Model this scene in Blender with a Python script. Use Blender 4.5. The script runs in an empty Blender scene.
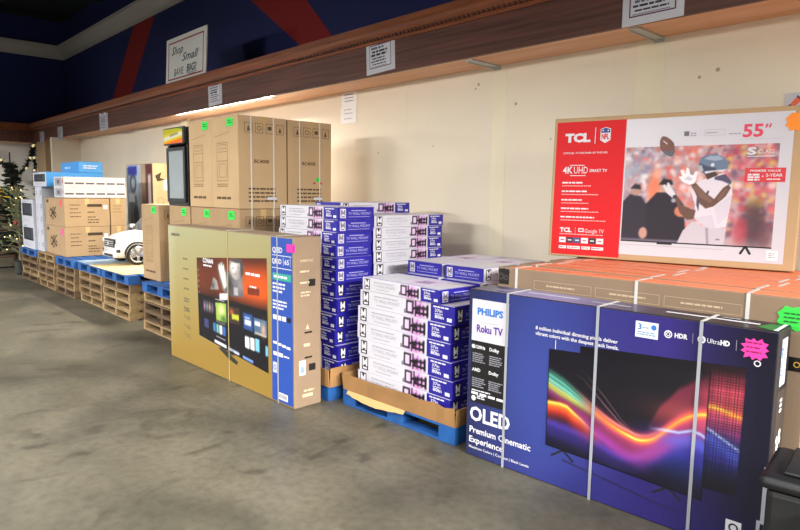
import bpy, bmesh, math, random
import numpy as np
from mathutils import Vector, Matrix
random.seed(7); RNG = np.random.default_rng(11)
SC = bpy.context.scene; COL = SC.collection
PI = math.pi

# ------------------------------------------------------------------ colours and materials
def s2l(c):
    return tuple((x/12.92 if x <= .04045 else ((x+.055)/1.055)**2.4) for x in c)
def rgb(h):
    return tuple(int(h[i:i+2], 16)/255 for i in (0, 2, 4))
MATS = {}
def mat(name, hexc, rough=.6, metal=0., noise=0., nscale=8., emit=0., spec=.5, bump=0., stretch=(1, 1, 1), alpha=1., dark=None):
    if name in MATS: return MATS[name]
    m = bpy.data.materials.new(name); m.use_nodes = True
    nt = m.node_tree; b = nt.nodes['Principled BSDF']
    col = s2l(rgb(hexc)) + (1,)
    b.inputs['Base Color'].default_value = col
    b.inputs['Roughness'].default_value = rough
    b.inputs['Metallic'].default_value = metal
    b.inputs['Specular IOR Level'].default_value = spec
    if alpha < 1: b.inputs['Alpha'].default_value = alpha
    if emit:
        b.inputs['Emission Color'].default_value = col
        b.inputs['Emission Strength'].default_value = emit
    if noise or bump:
        tc = nt.nodes.new('ShaderNodeTexCoord'); mp = nt.nodes.new('ShaderNodeMapping')
        mp.inputs['Scale'].default_value = stretch
        nz = nt.nodes.new('ShaderNodeTexNoise'); nz.inputs['Scale'].default_value = nscale
        nz.inputs['Detail'].default_value = 5
        nt.links.new(tc.outputs['Object'], mp.inputs[0]); nt.links.new(mp.outputs[0], nz.inputs['Vector'])
        if noise:
            mx = nt.nodes.new('ShaderNodeMix'); mx.data_type = 'RGBA'
            mx.inputs['A'].default_value = col
            d = s2l(rgb(dark)) if dark else tuple(x*(1-noise) for x in col[:3])
            mx.inputs['B'].default_value = d + (1,)
            cr = nt.nodes.new('ShaderNodeMapRange'); cr.inputs[1].default_value = .35; cr.inputs[2].default_value = .68
            nt.links.new(nz.outputs['Fac'], cr.inputs[0]); nt.links.new(cr.outputs[0], mx.inputs['Factor'])
            nt.links.new(mx.outputs['Result'], b.inputs['Base Color'])
        if bump:
            bp = nt.nodes.new('ShaderNodeBump'); bp.inputs['Strength'].default_value = bump; bp.inputs['Distance'].default_value = .004
            nt.links.new(nz.outputs['Fac'], bp.inputs['Height']); nt.links.new(bp.outputs[0], b.inputs['Normal'])
    MATS[name] = m
    return m
def print_mat(name, rough=.4):
    if name in MATS: return MATS[name]
    m = bpy.data.materials.new(name); m.use_nodes = True; nt = m.node_tree; b = nt.nodes['Principled BSDF']
    a = nt.nodes.new('ShaderNodeAttribute'); a.attribute_name = 'ink'
    nt.links.new(a.outputs['Color'], b.inputs['Base Color']); b.inputs['Roughness'].default_value = rough; b.inputs['Specular IOR Level'].default_value = .3
    MATS[name] = m; return m

KRAFT = mat('kraft', 'a68a66', .8, noise=.10, nscale=5, bump=.05)
KRAFT2 = mat('kraft_light', 'bea078', .8, noise=.10, nscale=4, bump=.05)
KRAFT3 = mat('kraft_grey', '8e7861', .8, noise=.10, nscale=5, bump=.05)
KRAFTD = mat('kraft_tray', '9c7446', .85, noise=.2, nscale=6, bump=.1)
INK = mat('kraft_ink', '5d4630', .8)
INKL = mat('kraft_ink_faint', '8b6d4a', .8)
INKW = mat('kraft_ink_white', 'c9b394', .8)
TAPE = mat('packing_tape', 'c2a06c', .3)
WHITE = mat('white_print', 'cccbd3', .5)
LWHITE = mat('lettering_white', 'dcdce2', .5)
BLACK = mat('black_print', '0c0c10', .45)
GREYT = mat('lettering_grey', 'a4a3ae', .6)
BLUE = mat('carton_blue', '211a92', .45, noise=.1, nscale=6)
PURP = mat('carton_purple', '8d7ad0', .5)
STRAP = mat('strap_white', 'cfcfcb', .4)
STRAPG = mat('strap_grey', '9a9da6', .4)
GREENS = mat('sticker_green', '25d548', .6)
PINKS = mat('sticker_pink', 'f53aa4', .6)
MAGS = mat('sticker_magenta', 'd02f9c', .6)
ORANGES = mat('sticker_orange', 'ff9226', .6)
WOODP = [mat('pallet_wood_%d' % i, h, .85, noise=.35, nscale=7, stretch=(1, 4, 4)) for i, h in enumerate(['8f7450', '7a6244', '9c825a', '685239'])]
BLUEP = mat('pallet_blue', '11579f', .75, noise=.35, nscale=6, dark='0c3d72')
GREYW = mat('pallet_grey_board', '9ab0c4', .8, noise=.3, nscale=5)
DARKHOLE = mat('hand_hole_dark', '17120e', .9)

# ------------------------------------------------------------------ mesh helpers
class MB:
    def __init__(s): s.v = []; s.f = []; s.m = []; s.mats = []
    def mi(s, m):
        if m not in s.mats: s.mats.append(m)
        return s.mats.index(m)
    def add(s, vs, fs, m, xf=None):
        o = len(s.v); k = s.mi(m)
        for p in vs: s.v.append(tuple(xf @ Vector(p)) if xf else tuple(p))
        for f in fs: s.f.append([o+i for i in f]); s.m.append(k)
    def box(s, x0, x1, y0, y1, z0, z1, m, bev=0., xf=None):
        x0, x1 = min(x0, x1), max(x0, x1); y0, y1 = min(y0, y1), max(y0, y1); z0, z1 = min(z0, z1), max(z0, z1)
        if bev <= 0:
            vs = [(x, y, z) for x in (x0, x1) for y in (y0, y1) for z in (z0, z1)]
            fs = [(0, 1, 3, 2), (4, 6, 7, 5), (0, 4, 5, 1), (2, 3, 7, 6), (0, 2, 6, 4), (1, 5, 7, 3)]
            s.add(vs, fs, m, xf); return
        b = min(bev, (x1-x0)*.45, (y1-y0)*.45, (z1-z0)*.45)
        bm = bmesh.new(); bmesh.ops.create_cube(bm, size=1)
        for v in bm.verts:
            v.co = Vector(((x0+x1)/2+v.co.x*(x1-x0), (y0+y1)/2+v.co.y*(y1-y0), (z0+z1)/2+v.co.z*(z1-z0)))
        bmesh.ops.bevel(bm, geom=bm.edges[:], offset=b, segments=2, affect='EDGES', profile=.5)
        s.bm(bm, m, xf)
    def bm(s, bm, m, xf=None):
        bm.verts.index_update()
        s.add([v.co[:] for v in bm.verts], [[v.index for v in f.verts] for f in bm.faces], m, xf); bm.free()
    def tube(s, pts, r, m, n=8, cap=True):
        P = [Vector(p) for p in pts]; R = r if isinstance(r, (list, tuple)) else [r]*len(P)
        vs = []; fs = []
        for i, p in enumerate(P):
            t = (P[min(i+1, len(P)-1)]-P[max(i-1, 0)]).normalized()
            a = t.cross(Vector((0, 0, 1)))
            if a.length < 1e-3: a = t.cross(Vector((0, 1, 0)))
            a.normalize(); b = t.cross(a)
            for k in range(n):
                an = 2*PI*k/n; vs.append(p+(a*math.cos(an)+b*math.sin(an))*R[i])
        for i in range(len(P)-1):
            for k in range(n):
                fs.append((i*n+k, i*n+(k+1) % n, (i+1)*n+(k+1) % n, (i+1)*n+k))
        if cap: fs += [list(range(n))[::-1], [(len(P)-1)*n+k for k in range(n)]]
        s.add(vs, fs, m)
    def lathe(s, prof, m, n=20, xf=None):
        vs = []; fs = []
        for (r, z) in prof:
            for k in range(n): a = 2*PI*k/n; vs.append((r*math.cos(a), r*math.sin(a), z))
        for i in range(len(prof)-1):
            for k in range(n): fs.append((i*n+k, i*n+(k+1) % n, (i+1)*n+(k+1) % n, (i+1)*n+k))
        fs += [list(range(n))[::-1], [(len(prof)-1)*n+k for k in range(n)]]
        s.add(vs, fs, m, xf)
    def prism(s, poly, y0, y1, m, xf=None):   # polygon in x,z pulled along y
        n = len(poly)
        vs = [(x, y0, z) for x, z in poly]+[(x, y1, z) for x, z in poly]
        fs = [list(range(n)), list(range(n, 2*n))[::-1]]+[(i, i+n, (i+1) % n+n, (i+1) % n) for i in range(n)]
        s.add(vs, fs, m, xf)
    def build(s, name, parent=None, smooth=False):
        me = bpy.data.meshes.new(name); me.from_pydata([tuple(v) for v in s.v], [], s.f)
        for m in s.mats: me.materials.append(m)
        if s.m: me.polygons.foreach_set('material_index', s.m)
        if smooth: me.polygons.foreach_set('use_smooth', [True]*len(me.polygons))
        me.update()
        o = bpy.data.objects.new(name, me); COL.objects.link(o)
        if parent: o.parent = parent
        return o

def tag(o, label=None, cat=None, group=None, kind=None):
    if label: o['label'] = label
    if cat: o['category'] = cat
    if group: o['group'] = group
    if kind: o['kind'] = kind
    return o
def thing(name, label, cat, loc=(0, 0, 0), rot=(0, 0, 0), group=None):
    o = bpy.data.objects.new(name, None); o.empty_display_size = .1; COL.objects.link(o)
    o.location = loc; o.rotation_euler = rot
    return tag(o, label, cat, group)
def struct(name, mb, parent=None):
    o = mb.build(name, parent)
    if not parent: o['kind'] = 'structure'
    return o
def dup(root, loc, rotz=0., label=None, group=None):
    r = root.copy(); COL.objects.link(r); r.location = loc; r.rotation_euler = (0, 0, rotz)
    if label: r['label'] = label
    if group: r['group'] = group
    for ch in list(root.children):
        c = ch.copy(); COL.objects.link(c); c.parent = r
        for g in list(ch.children):
            d = g.copy(); COL.objects.link(d); d.parent = c
    return r

# ------------------------------------------------------------------ lettering
_TX = {}
def text_geo(txt, bold=0., shear=0.):
    k = (txt, bold, shear)
    if k in _TX: return _TX[k]
    cu = bpy.data.curves.new('t', 'FONT'); cu.body = txt; cu.resolution_u = 2; cu.offset = bold; cu.shear = shear
    o = bpy.data.objects.new('t', cu); COL.objects.link(o)
    dg = bpy.context.evaluated_depsgraph_get(); me = bpy.data.meshes.new_from_object(o.evaluated_get(dg))
    V = np.array([v.co[:2] for v in me.vertices]) if len(me.vertices) else np.zeros((0, 2))
    Fs = [list(p.vertices) for p in me.polygons]
    bpy.data.objects.remove(o); bpy.data.curves.remove(cu); bpy.data.meshes.remove(me)
    x0, x1 = V[:, 0].min(), V[:, 0].max(); V[:, 0] -= x0
    _TX[k] = (V, Fs, x1-x0); return _TX[k]
CAP = .729   # cap height of the built-in font per unit size (set below)
_v = text_geo('H')[0]; CAP = float(_v[:, 1].max())

class Face:
    """a printed face: origin, two axes; shapes go into mesh builders at small heights above the board"""
    def __init__(s, o, u, v, step=.0006):
        s.o = Vector(o); s.u = Vector(u).normalized(); s.v = Vector(v).normalized(); s.n = s.u.cross(s.v); s.step = step
    def P(s, u, v, l=1): return s.o+s.u*u+s.v*v+s.n*(s.step*l)
    def poly(s, mb, pts, m, l=1): mb.add([s.P(u, v, l) for u, v in pts], [list(range(len(pts)))], m)
    def rect(s, mb, u0, v0, u1, v1, m, l=1): s.poly(mb, [(u0, v0), (u1, v0), (u1, v1), (u0, v1)], m, l)
    def frame(s, mb, u0, v0, u1, v1, w, m, l=1):
        s.rect(mb, u0, v0, u1, v0+w, m, l); s.rect(mb, u0, v1-w, u1, v1, m, l)
        s.rect(mb, u0, v0+w, u0+w, v1-w, m, l); s.rect(mb, u1-w, v0+w, u1, v1-w, m, l)
    def line(s, mb, a, b, w, m, l=1):
        d = Vector((b[0]-a[0], b[1]-a[1])); n = Vector((-d.y, d.x)).normalized()*(w/2)
        s.poly(mb, [(a[0]-n.x, a[1]-n.y), (b[0]-n.x, b[1]-n.y), (b[0]+n.x, b[1]+n.y), (a[0]+n.x, a[1]+n.y)], m, l)
    def disc(s, mb, u, v, r, m, l=1, n=20, ry=None):
        ry = ry or r
        s.poly(mb, [(u+r*math.cos(2*PI*k/n), v+ry*math.sin(2*PI*k/n)) for k in range(n)], m, l)
    def ring(s, mb, u, v, r, w, m, l=1, n=20):
        for k in range(n):
            a, b = 2*PI*k/n, 2*PI*(k+1)/n
            s.poly(mb, [(u+r*math.cos(a), v+r*math.sin(a)), (u+r*math.cos(b), v+r*math.sin(b)), (u+(r-w)*math.cos(b), v+(r-w)*math.sin(b)), (u+(r-w)*math.cos(a), v+(r-w)*math.sin(a))], m, l)
    def text(s, mb, txt, u, v, h, m, w=None, l=2, bold=0., shear=0., align='L', rot=0.):
        V, Fs, tw = text_geo(txt, bold, shear)
        ky = h/CAP; kx = (w/tw) if w else ky
        W = tw*kx; off = {'L': 0, 'C': -W/2, 'R': -W}[align]
        ca, sa = math.cos(rot), math.sin(rot)
        mb.add([s.P(u+(off+x*kx)*ca-y*ky*sa, v+(off+x*kx)*sa+y*ky*ca, l) for x, y in V], Fs, m)
    def bars(s, mb, u, v, w, h, n, m, gap=None, l=2, seed=0, ragged=.3):
        """n unreadable lines of small print"""
        r = random.Random(seed); gap = gap or h*2
        for i in range(n):
            x = u; end = u+w*(1-ragged*r.random())
            while x < end:
                x2 = min(end, x+h*r.uniform(1.5, 4.5)); s.rect(mb, x, v-i*gap, x2, v-i*gap+h, m, l); x = x2+h*.5
    def star(s, mb, u, v, r, m, l=3, n=12, inner=.78, seed=1, ry=None):
        rr = random.Random(seed); ry = ry or r; c = s.P(u, v, l); pts = []
        for k in range(2*n):
            q = (1 if k % 2 == 0 else inner)*rr.uniform(.95, 1.05); a = PI*k/n
            # a squarish burst
            e = 1/max(abs(math.cos(a)), abs(math.sin(a)))**.55
            pts.append(s.P(u+r*q*e*math.cos(a), v+ry*q*e*math.sin(a), l))
        mb.add([c]+pts, [(0, 1+k, 1+(k+1) % (2*n)) for k in range(2*n)], m)

# ------------------------------------------------------------------ printed pictures (one colour per grid point of the printed sheet)
class Img:
    def __init__(s, nx, ny, base=(1, 1, 1), ss=2):
        s.nx, s.ny, s.ss = nx, ny, ss
        X = (np.arange(nx*ss)+.5)/(nx*ss); Y = (np.arange(ny*ss)+.5)/(ny*ss)
        s.S, s.T = np.meshgrid(X, Y); s.C = np.ones(s.S.shape+(3,))*np.array(base)
    def mix(s, mask, col):
        s.C = s.C*(1-mask[..., None])+mask[..., None]*np.array(col)
    def inside(s, pts):
        ins = np.zeros(s.S.shape, bool); n = len(pts)
        for i in range(n):
            x0, y0 = pts[i]; x1, y1 = pts[(i+1) % n]
            if y0 == y1: continue
            c = ((y0 > s.T) != (y1 > s.T)) & (s.S < (x1-x0)*(s.T-y0)/(y1-y0)+x0); ins ^= c
        return ins
    def poly(s, pts, col, a=1.): s.mix(s.inside(pts)*a, col)
    def rect(s, x0, y0, x1, y1, col, a=1.): s.mix(((s.S > x0) & (s.S < x1) & (s.T > y0) & (s.T < y1))*a, col)
    def blob(s, x, y, rx, ry, col, a=1., p=2.):
        d = ((s.S-x)/rx)**2+((s.T-y)/ry)**2; s.mix(np.exp(-d**(p/2))*a, col)
    def ell(s, x, y, rx, ry, col, a=1., rot=0.):
        c, q = math.cos(rot), math.sin(rot); X = s.S-x; Y = s.T-y
        s.mix(((((X*c+Y*q)/rx)**2+((-X*q+Y*c)/ry)**2) < 1)*a, col)
    def curve(s, pts, w, col, a=1., add=False, wl=None):
        xs, ys = zip(*sorted(pts)); c = np.interp(s.S, xs, ys)
        k = 25; g = np.linspace(-.25, 1.25, 601); yy = np.interp(g, xs, ys); yy = np.convolve(np.pad(yy, k, 'edge'), np.ones(2*k+1)/(2*k+1), 'valid'); c = np.interp(s.S, g, yy)
        d = s.T-c; wd = np.where(d > 0, w, wl if wl else w); m = np.exp(-(d/wd)**2)*a
        if add: s.C = np.clip(s.C+m[..., None]*np.array(col), 0, 1)
        else: s.mix(m, col)
    def blur(s, k):
        for ax in (0, 1):
            P = np.pad(s.C, [(k, k) if i == ax else (0, 0) for i in range(3)], 'edge'); c = np.cumsum(P, ax); c = np.concatenate([np.zeros_like(np.take(c, [0], ax)), c], ax)
            n = s.C.shape[ax]; s.C = (np.take(c, range(2*k+1, 2*k+1+n), ax)-np.take(c, range(n), ax))/(2*k+1)
    def out(s):
        C = s.C.reshape(s.ny, s.ss, s.nx, s.ss, 3).mean((1, 3)); return np.clip(C, 0, 1)
def picture(name, face, u0, v0, u1, v1, img, parent, m=None, l=1):
    C = img.out(); ny, nx = C.shape[:2]
    us = np.linspace(u0, u1, nx); vs = np.linspace(v0, v1, ny); U, Vv = np.meshgrid(us, vs)
    o = np.array(face.o)+np.array(face.n)*face.step*l
    P = o+U[..., None]*np.array(face.u)+Vv[..., None]*np.array(face.v)
    idx = np.arange(nx*ny).reshape(ny, nx)
    Q = np.stack([idx[:-1, :-1], idx[:-1, 1:], idx[1:, 1:], idx[1:, :-1]], -1).reshape(-1, 4)
    me = bpy.data.meshes.new(name); me.from_pydata(P.reshape(-1, 3).tolist(), [], Q.tolist())
    at = me.color_attributes.new('ink', 'FLOAT_COLOR', 'POINT')
    L = np.where(C <= .04045, C/12.92, ((C+.055)/1.055)**2.4).reshape(-1, 3)
    at.data.foreach_set('color', np.c_[L, np.ones(len(L))].astype(np.float32).ravel())
    me.materials.append(m or print_mat('printed_picture')); me.update()
    ob = bpy.data.objects.new(name, me); COL.objects.link(ob); ob.parent = parent
    return ob
def h3(h): return rgb(h)

# ================================================================== THE SETTING
YW, YF, YU, ZS = 3.82, 3.456, 4.25, 2.315
CREAM = mat('wall_cream', 'f3e8d2', .85, noise=.06, nscale=1.2)
CREAML = mat('wall_cream_seam', 'f6edd0', .85, noise=.05, nscale=3)
GREYWALL = mat('wall_far_grey', 'dcdad5', .85, noise=.05, nscale=1)
NAVY = mat('wall_navy', '16205c', .8, noise=.15, nscale=1)
REDP = mat('painted_red', '8c1512', .8, noise=.08, nscale=2)
MOULD = mat('moulding_white', 'b3aea6', .6)
CEIL = mat('ceiling_dark', '0a131d', .9)
WOOD = mat('fascia_wood', '63372a', .5, noise=.45, nscale=5, stretch=(.25, 3, 9), dark='43200f')
WOODL = mat('fascia_crown_wood', '8a4a22', .5, noise=.35, nscale=5, stretch=(.3, 4, 9), dark='6a3516')
SOFF = mat('soffit_wood', 'e3b28c', .55, noise=.25, nscale=4, stretch=(.3, 3, 3), dark='d29a72')
METAL = mat('bracket_metal', 'b9bcb8', .45, metal=.1)

def floor_material():
    m = bpy.data.materials.new('concrete'); m.use_nodes = True; nt = m.node_tree; b = nt.nodes['Principled BSDF']
    tc = nt.nodes.new('ShaderNodeTexCoord')
    def nz(sc, det, st=(1, 1, 1), dist=0.):
        mp = nt.nodes.new('ShaderNodeMapping'); mp.inputs['Scale'].default_value = st
        n = nt.nodes.new('ShaderNodeTexNoise'); n.inputs['Scale'].default_value = sc; n.inputs['Detail'].default_value = det; n.inputs['Distortion'].default_value = dist
        nt.links.new(tc.outputs['Object'], mp.inputs[0]); nt.links.new(mp.outputs[0], n.inputs['Vector']); return n
    def ramp(src, a, ca, b_, cb):
        r = nt.nodes.new('ShaderNodeValToRGB'); r.color_ramp.elements[0].position = a; r.color_ramp.elements[1].position = b_
        r.color_ramp.elements[0].color = s2l(rgb(ca))+(1,); r.color_ramp.elements[1].color = s2l(rgb(cb))+(1,)
        nt.links.new(src.outputs['Fac'], r.inputs[0]); return r
    def mul(a, c, f):
        x = nt.nodes.new('ShaderNodeMix'); x.data_type = 'RGBA'; x.blend_type = 'MULTIPLY'; x.inputs['Factor'].default_value = f
        nt.links.new(a, x.inputs['A']); nt.links.new(c, x.inputs['B']); return x.outputs['Result']
    base = ramp(nz(1.1, 8, dist=.6), .32, '4a483d', .68, '6f6a5a')
    sp = ramp(nz(22, 6), .3, 'c4c0b8', .6, 'ffffff')
    big = ramp(nz(.55, 6, (1, 1.6, 1), 1.2), .36, 'a8a49a', .55, 'ffffff')
    st = ramp(nz(3.1, 9, (1, .55, 1), 1.5), .30, '6d675c', .42, 'ffffff')
    c = mul(base.outputs[0], sp.outputs[0], .55); c = mul(c, big.outputs[0], .5); c = mul(c, st.outputs[0], .5)
    nt.links.new(c, b.inputs['Base Color'])
    rr = nz(2.3, 5); mr = nt.nodes.new('ShaderNodeMapRange'); mr.inputs[3].default_value = .32; mr.inputs[4].default_value = .6
    nt.links.new(rr.outputs['Fac'], mr.inputs[0]); nt.links.new(mr.outputs[0], b.inputs['Roughness'])
    bp = nt.nodes.new('ShaderNodeBump'); bp.inputs['Strength'].default_value = .08; bp.inputs['Distance'].default_value = .003
    nt.links.new(nz(30, 5).outputs['Fac'], bp.inputs['Height']); nt.links.new(bp.outputs[0], b.inputs['Normal'])
    return m
mb = MB(); mb.box(-18, 4, -9, 4.5, -.12, 0, floor_material()); struct('floor', mb)
mb = MB(); mb.box(-13.2, 3, YW, YW+.12, 0, ZS, CREAM)
wall = struct('wall_back', mb)
for (a, b) in ((-3.075, -2.945), (-1.94, -1.76), (-4.05, -4.03)):
    q = MB(); q.box(a, b, YW-.0025, YW, 0 if b-a > .05 else 1.9, ZS, CREAML); q.build('joint_strip', wall)
q = MB()
for (x, z, r) in ((-3.22, 2.2, .012), (-3.25, 2.17, .008), (-2.86, 2.02, .012), (-2.96, 1.95, .007), (-3.7, 1.75, .007), (-1.55, 2.05, .01), (-1.45, 2.08, .012), (-4.4, 1.72, .008), (-3.75, 1.1, .006), (-2.55, 1.75, .007)):
    Face((0, YW, 0), (1, 0, 0), (0, 0, 1)).disc(q, x, z, r, mat('wall_scuff', 'b7a88c', .9), 3 if r < .01 else 5, 9)
q.build('scuff_mark', wall)
mb = MB(); mb.box(-8.5, -8.3, YW-.06, YW, 0, ZS, CREAML); struct('trim_1', mb)          # pilaster
mb = MB(); mb.box(-13.32, -13.2, 3.32, YU, 0, ZS, CREAM); struct('wall_partition', mb)
mb = MB(); mb.box(-14.95, -14.3, 3.47, 3.6, 0, ZS, mat('pillar_tan', 'b59c78', .8)); struct('trim_2', mb)
mb = MB(); mb.box(-15.75, -13.33, YU, YU+.12, 0, ZS, CREAML); struct('wall_back_recess', mb)
mb = MB(); mb.box(-15.75, -15.6, -9, YU, 0, 2.32, GREYWALL); struct('wall_far', mb)
mb = MB(); mb.box(-15.75, -15.6, -9, YU, 2.32, 5, NAVY); struct('wall_far_upper', mb)
mb = MB(); mb.box(-15.6, 3, YU, YU+.12, ZS, 5, NAVY)
wu = struct('wall_back_upper', mb)
fc = Face((0, YU, 0), (1, 0, 0), (0, 0, 1), .001)
q = MB(); fc.poly(q, [(-13.35, 2.33), (-12.37, 2.33), (-10.38, 4.3), (-11.30, 4.3)], REDP, 2); q.build('painted_stripe', wu)
q = MB(); fc.poly(q, [(-5.21, 2.33), (-4.95, 2.33), (-6.95, 4.3), (-8.2, 4.3)], REDP, 2); q.build('painted_stripe', wu)
mb = MB(); mb.box(-15.75, 3, -9, YU+.12, 5, 5.1, CEIL)
for y in (1.2, 2.6): mb.box(-15.6, 3, y, y+.12, 4.72, 4.9, CEIL)
for x in range(-15, 3, 2): mb.box(x, x+.08, -6, YU, 4.9, 5, CEIL)
struct('ceiling', mb)
# crown moulding, run of profile on both walls
prof = [(0, 4.19), (.025, 4.19), (.03, 4.24), (.06, 4.26), (.10, 4.33), (.14, 4.38), (.15, 4.42), (.17, 4.42), (.17, 4.455), (0, 4.455)]
mb = MB(); n = len(prof)
vs = [(-15.6+d, YU-d, z) for d, z in prof]+[(3, YU-d, z) for d, z in prof]
mb.add(vs, [(i, (i+1) % n, (i+1) % n+n, i+n) for i in range(n)]+[list(range(n)), list(range(n, 2*n))], MOULD); struct('trim_3', mb)
mb = MB(); vs = [(-15.6+d, YU-d, z) for d, z in prof]+[(-15.6+d, -9, z) for d, z in prof]
mb.add(vs, [(i, (i+1) % n, (i+1) % n+n, i+n) for i in range(n)]+[list(range(n)), list(range(n, 2*n))], MOULD); struct('trim_4', mb)
# wooden fascia canopy
cp = [(0, 2.56), (.012, 2.56), (.012, 2.575), (.03, 2.59), (.05, 2.62), (.055, 2.65), (.075, 2.665), (.075, 2.70), (0, 2.70)]
XR = 3.
def fascia(name, along):
    m = MB()
    if along == 'x':
        m.box(-15.19, XR, YF-.012, YF+.016, ZS, 2.70, WOOD)
        root = struct(name, m); c = MB(); n = len(cp)
        vs = [(-15.19+d+.012, YF-.012-d, z) for d, z in cp]+[(XR, YF-.012-d, z) for d, z in cp]
        c.add(vs, [(i, (i+1) % n, (i+1) % n+n, i+n) for i in range(n)]+[list(range(n)), list(range(n, 2*n))], WOODL); c.build('crown', root)
        d = MB(); x = -15.1
        while x < XR:
            d.box(x, x+.026, YF-.052, YF-.012, 2.583, 2.612, mat('dentil_wood', '4a2414', .5)); x += .044
        d.build('dentil_strip', root)
        s = MB(); s.box(-15.19, XR, YF+.016, YU, ZS, ZS+.04, SOFF); s.build('soffit_board', root)
        s = MB(); s.box(-15.19, XR, YF+.016, YU, 2.64, 2.68, SOFF); s.build('top_board', root)
        for xb in (-13.6, -12.55, -3.04, -1.80):
            k = MB(); k.box(xb-.03, xb+.03, YF+.03, YW-.002, ZS-.012, ZS, METAL); k.box(xb-.03, xb-.024, YF+.05, YW-.002, ZS-.02, ZS-.012, METAL)
            k.box(xb-.03, xb+.03, YW-.012, YW, ZS-.03, ZS-.012, METAL); k.build('bracket', root)
    else:
        m.box(-15.206, -15.178, -9, YF-.013, ZS, 2.70, WOOD)
        root = struct(name, m); c = MB(); n = len(cp)
        vs = [(-15.178+d, YF-.012-d, z) for d, z in cp]+[(-15.178+d, -9, z) for d, z in cp]
        c.add(vs, [(i, (i+1) % n, (i+1) % n+n, i+n) for i in range(n)]+[list(range(n)), list(range(n, 2*n))], WOODL); c.build('crown', root)
        s = MB(); s.box(-15.6, -15.206, -9, YF+.016, ZS, ZS+.04, SOFF); s.build('soffit_board', root)
    return root
fascia('trim_5', 'x'); fascia('trim_6', 'y')

# ================================================================== SIGNS ON THE FASCIA AND WALL
def shop_sign():
    t = thing('shop_sign', 'white board with hand-painted Shop Small lettering and red border on the wooden ledge', 'sign', (-8.18, 3.43, 2.702), (-.05, 0, 0))
    b = MB(); b.box(0, 1.14, 0, .018, 0, .57, mat('sign_board_white', 'd9d9d4', .5), .004); b.build('board', t)
    F = Face((0, 0, 0), (1, 0, 0), (0, 0, 1)); red = mat('sign_red', '8e2a2a', .5); ink = mat('sign_ink', '23424f', .6)
    m = MB(); F.frame(m, .07, .045, 1.07, .515, .018, red, 1); m.build('border', t)
    m = MB()
    F.text(m, 'Shop', .17, .355, .095, ink, .34, 2, .012, .35); F.text(m, 'Small', .48, .245, .095, ink, .46, 2, .012, .35)
    F.text(m, '$AVE', .25, .09, .085, ink, .28, 2, .012, .15); F.text(m, 'BIG!', .62, .10, .085, ink, .27, 2, .03, .15)
    F.line(m, (.62, .085), (.9, .08), .008, ink, 2); F.line(m, (.68, .068), (.86, .063), .006, ink, 2)
    m.build('lettering', t)
    m = MB(); m.tube([(.57, .009, .565), (.57, .009, .59)], .012, BLACK); m.build('hanging_clip', t)
shop_sign()
CLEAR = mat('plastic_sleeve', 'd0d3da', .1, spec=.8)
def sleeve(x0, x1, z0, z1, label, dz=0., seed=0):
    w = x1-x0; h = z1-z0
    t = thing('poster_sleeve', label, 'poster', (x0, YF-.0171, z0), (0, dz, 0), 'posters in plastic sleeves along the wooden fascia')
    m = MB(); m.box(0, w, 0, .005, 0, h, CLEAR, .0015); m.build('sleeve', t)
    F = Face((0, 0, 0), (1, 0, 0), (0, 0, 1)); r = random.Random(seed)
    m = MB(); F.rect(m, w*.10, h*.12, w*.9, h*.86, mat('poster_paper', 'd2d3dc', .3), 1); m.build('paper_sheet', t)
    m = MB(); F.frame(m, w*.12, h*.15, w*.88, h*.83, w*.022, mat('poster_border', '63304a', .5), 2); m.build('printed_border', t)
    m = MB(); ink = mat('poster_ink', '20252e', .5)
    for i, (v, hh) in enumerate(((.70, .08), (.60, .07), (.50, .08), (.41, .06), (.33, .05), (.25, .04), (.19, .02))):
        F.bars(m, w*(.18+.03*(i % 2)), h*v, w*.62, h*hh*.85, 1, ink if i % 3 else mat('poster_grey_ink', '5c6472', .5), l=2, seed=seed+i*7, ragged=.3)
    m.build('lettering', t)
    m = MB(); 
    F.rect(m, w*.02, h*.94, w*.22, h*1.04, mat('clear_tape', 'f3f4f6', .1), 3); F.rect(m, w*.55, h*.93, w*.8, h*1.04, MATS['clear_tape'], 3)
    m.build('tape', t)
sleeve(-1.85, -1.50, 2.31, 2.60, 'nearest plastic-sleeved poster taped on the wooden fascia, cut by the top edge', -.01, 1)
sleeve(-4.12, -3.77, 2.325, 2.60, 'plastic-sleeved poster taped on the fascia, above the paper notice on the cream wall', -.04, 2)
sleeve(-7.0, -6.67, 2.33, 2.60, 'plastic-sleeved poster taped on the fascia below the Shop Small board', -.03, 3)
sleeve(-10.84, -10.46, 2.29, 2.55, 'plastic-sleeved poster on the fascia between the board and the far corner', 0, 4)
sleeve(-13.24, -12.92, 2.27, 2.50, 'small far poster on the fascia, second from the fascia corner', 0, 5)
sleeve(-14.54, -14.22, 2.27, 2.49, 'small farthest poster on the fascia, beside the fascia corner', 0, 6)
t = thing('paper_notice', 'white paper notice of printed lines taped on the cream wall', 'notice', (-4.95, YW-.003, 2.02))
NW = mat('notice_white', 'f8f8f8', .6); m = MB(); m.box(0, .235, 0, .0015, .14, .305, NW); m.box(-.012, .232, -.0015, 0, 0, .15, NW); m.build('paper_sheet', t)
m = MB(); F = Face((0, -.0016, 0), (1, 0, 0), (0, 0, 1))
for v in (.265, .235, .205): F.bars(m, .05, v, .15, .008, 1, mat('notice_ink', '8d8da8', .6), seed=int(v*1000), ragged=.2)
for v in (.125, .09, .04): F.bars(m, .04, v, .14, .006, 1, MATS['notice_ink'], seed=int(v*1000), ragged=.2)
m.build('lettering', t)
t = thing('wall_sticker', 'white square card with orange speaker-horn drawing on wall above red carton', 'sticker', (-1.095, YW-.003, 1.825))
m = MB(); m.box(0, .1, 0, .002, 0, .085, WHITE); m.build('card', t)
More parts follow.
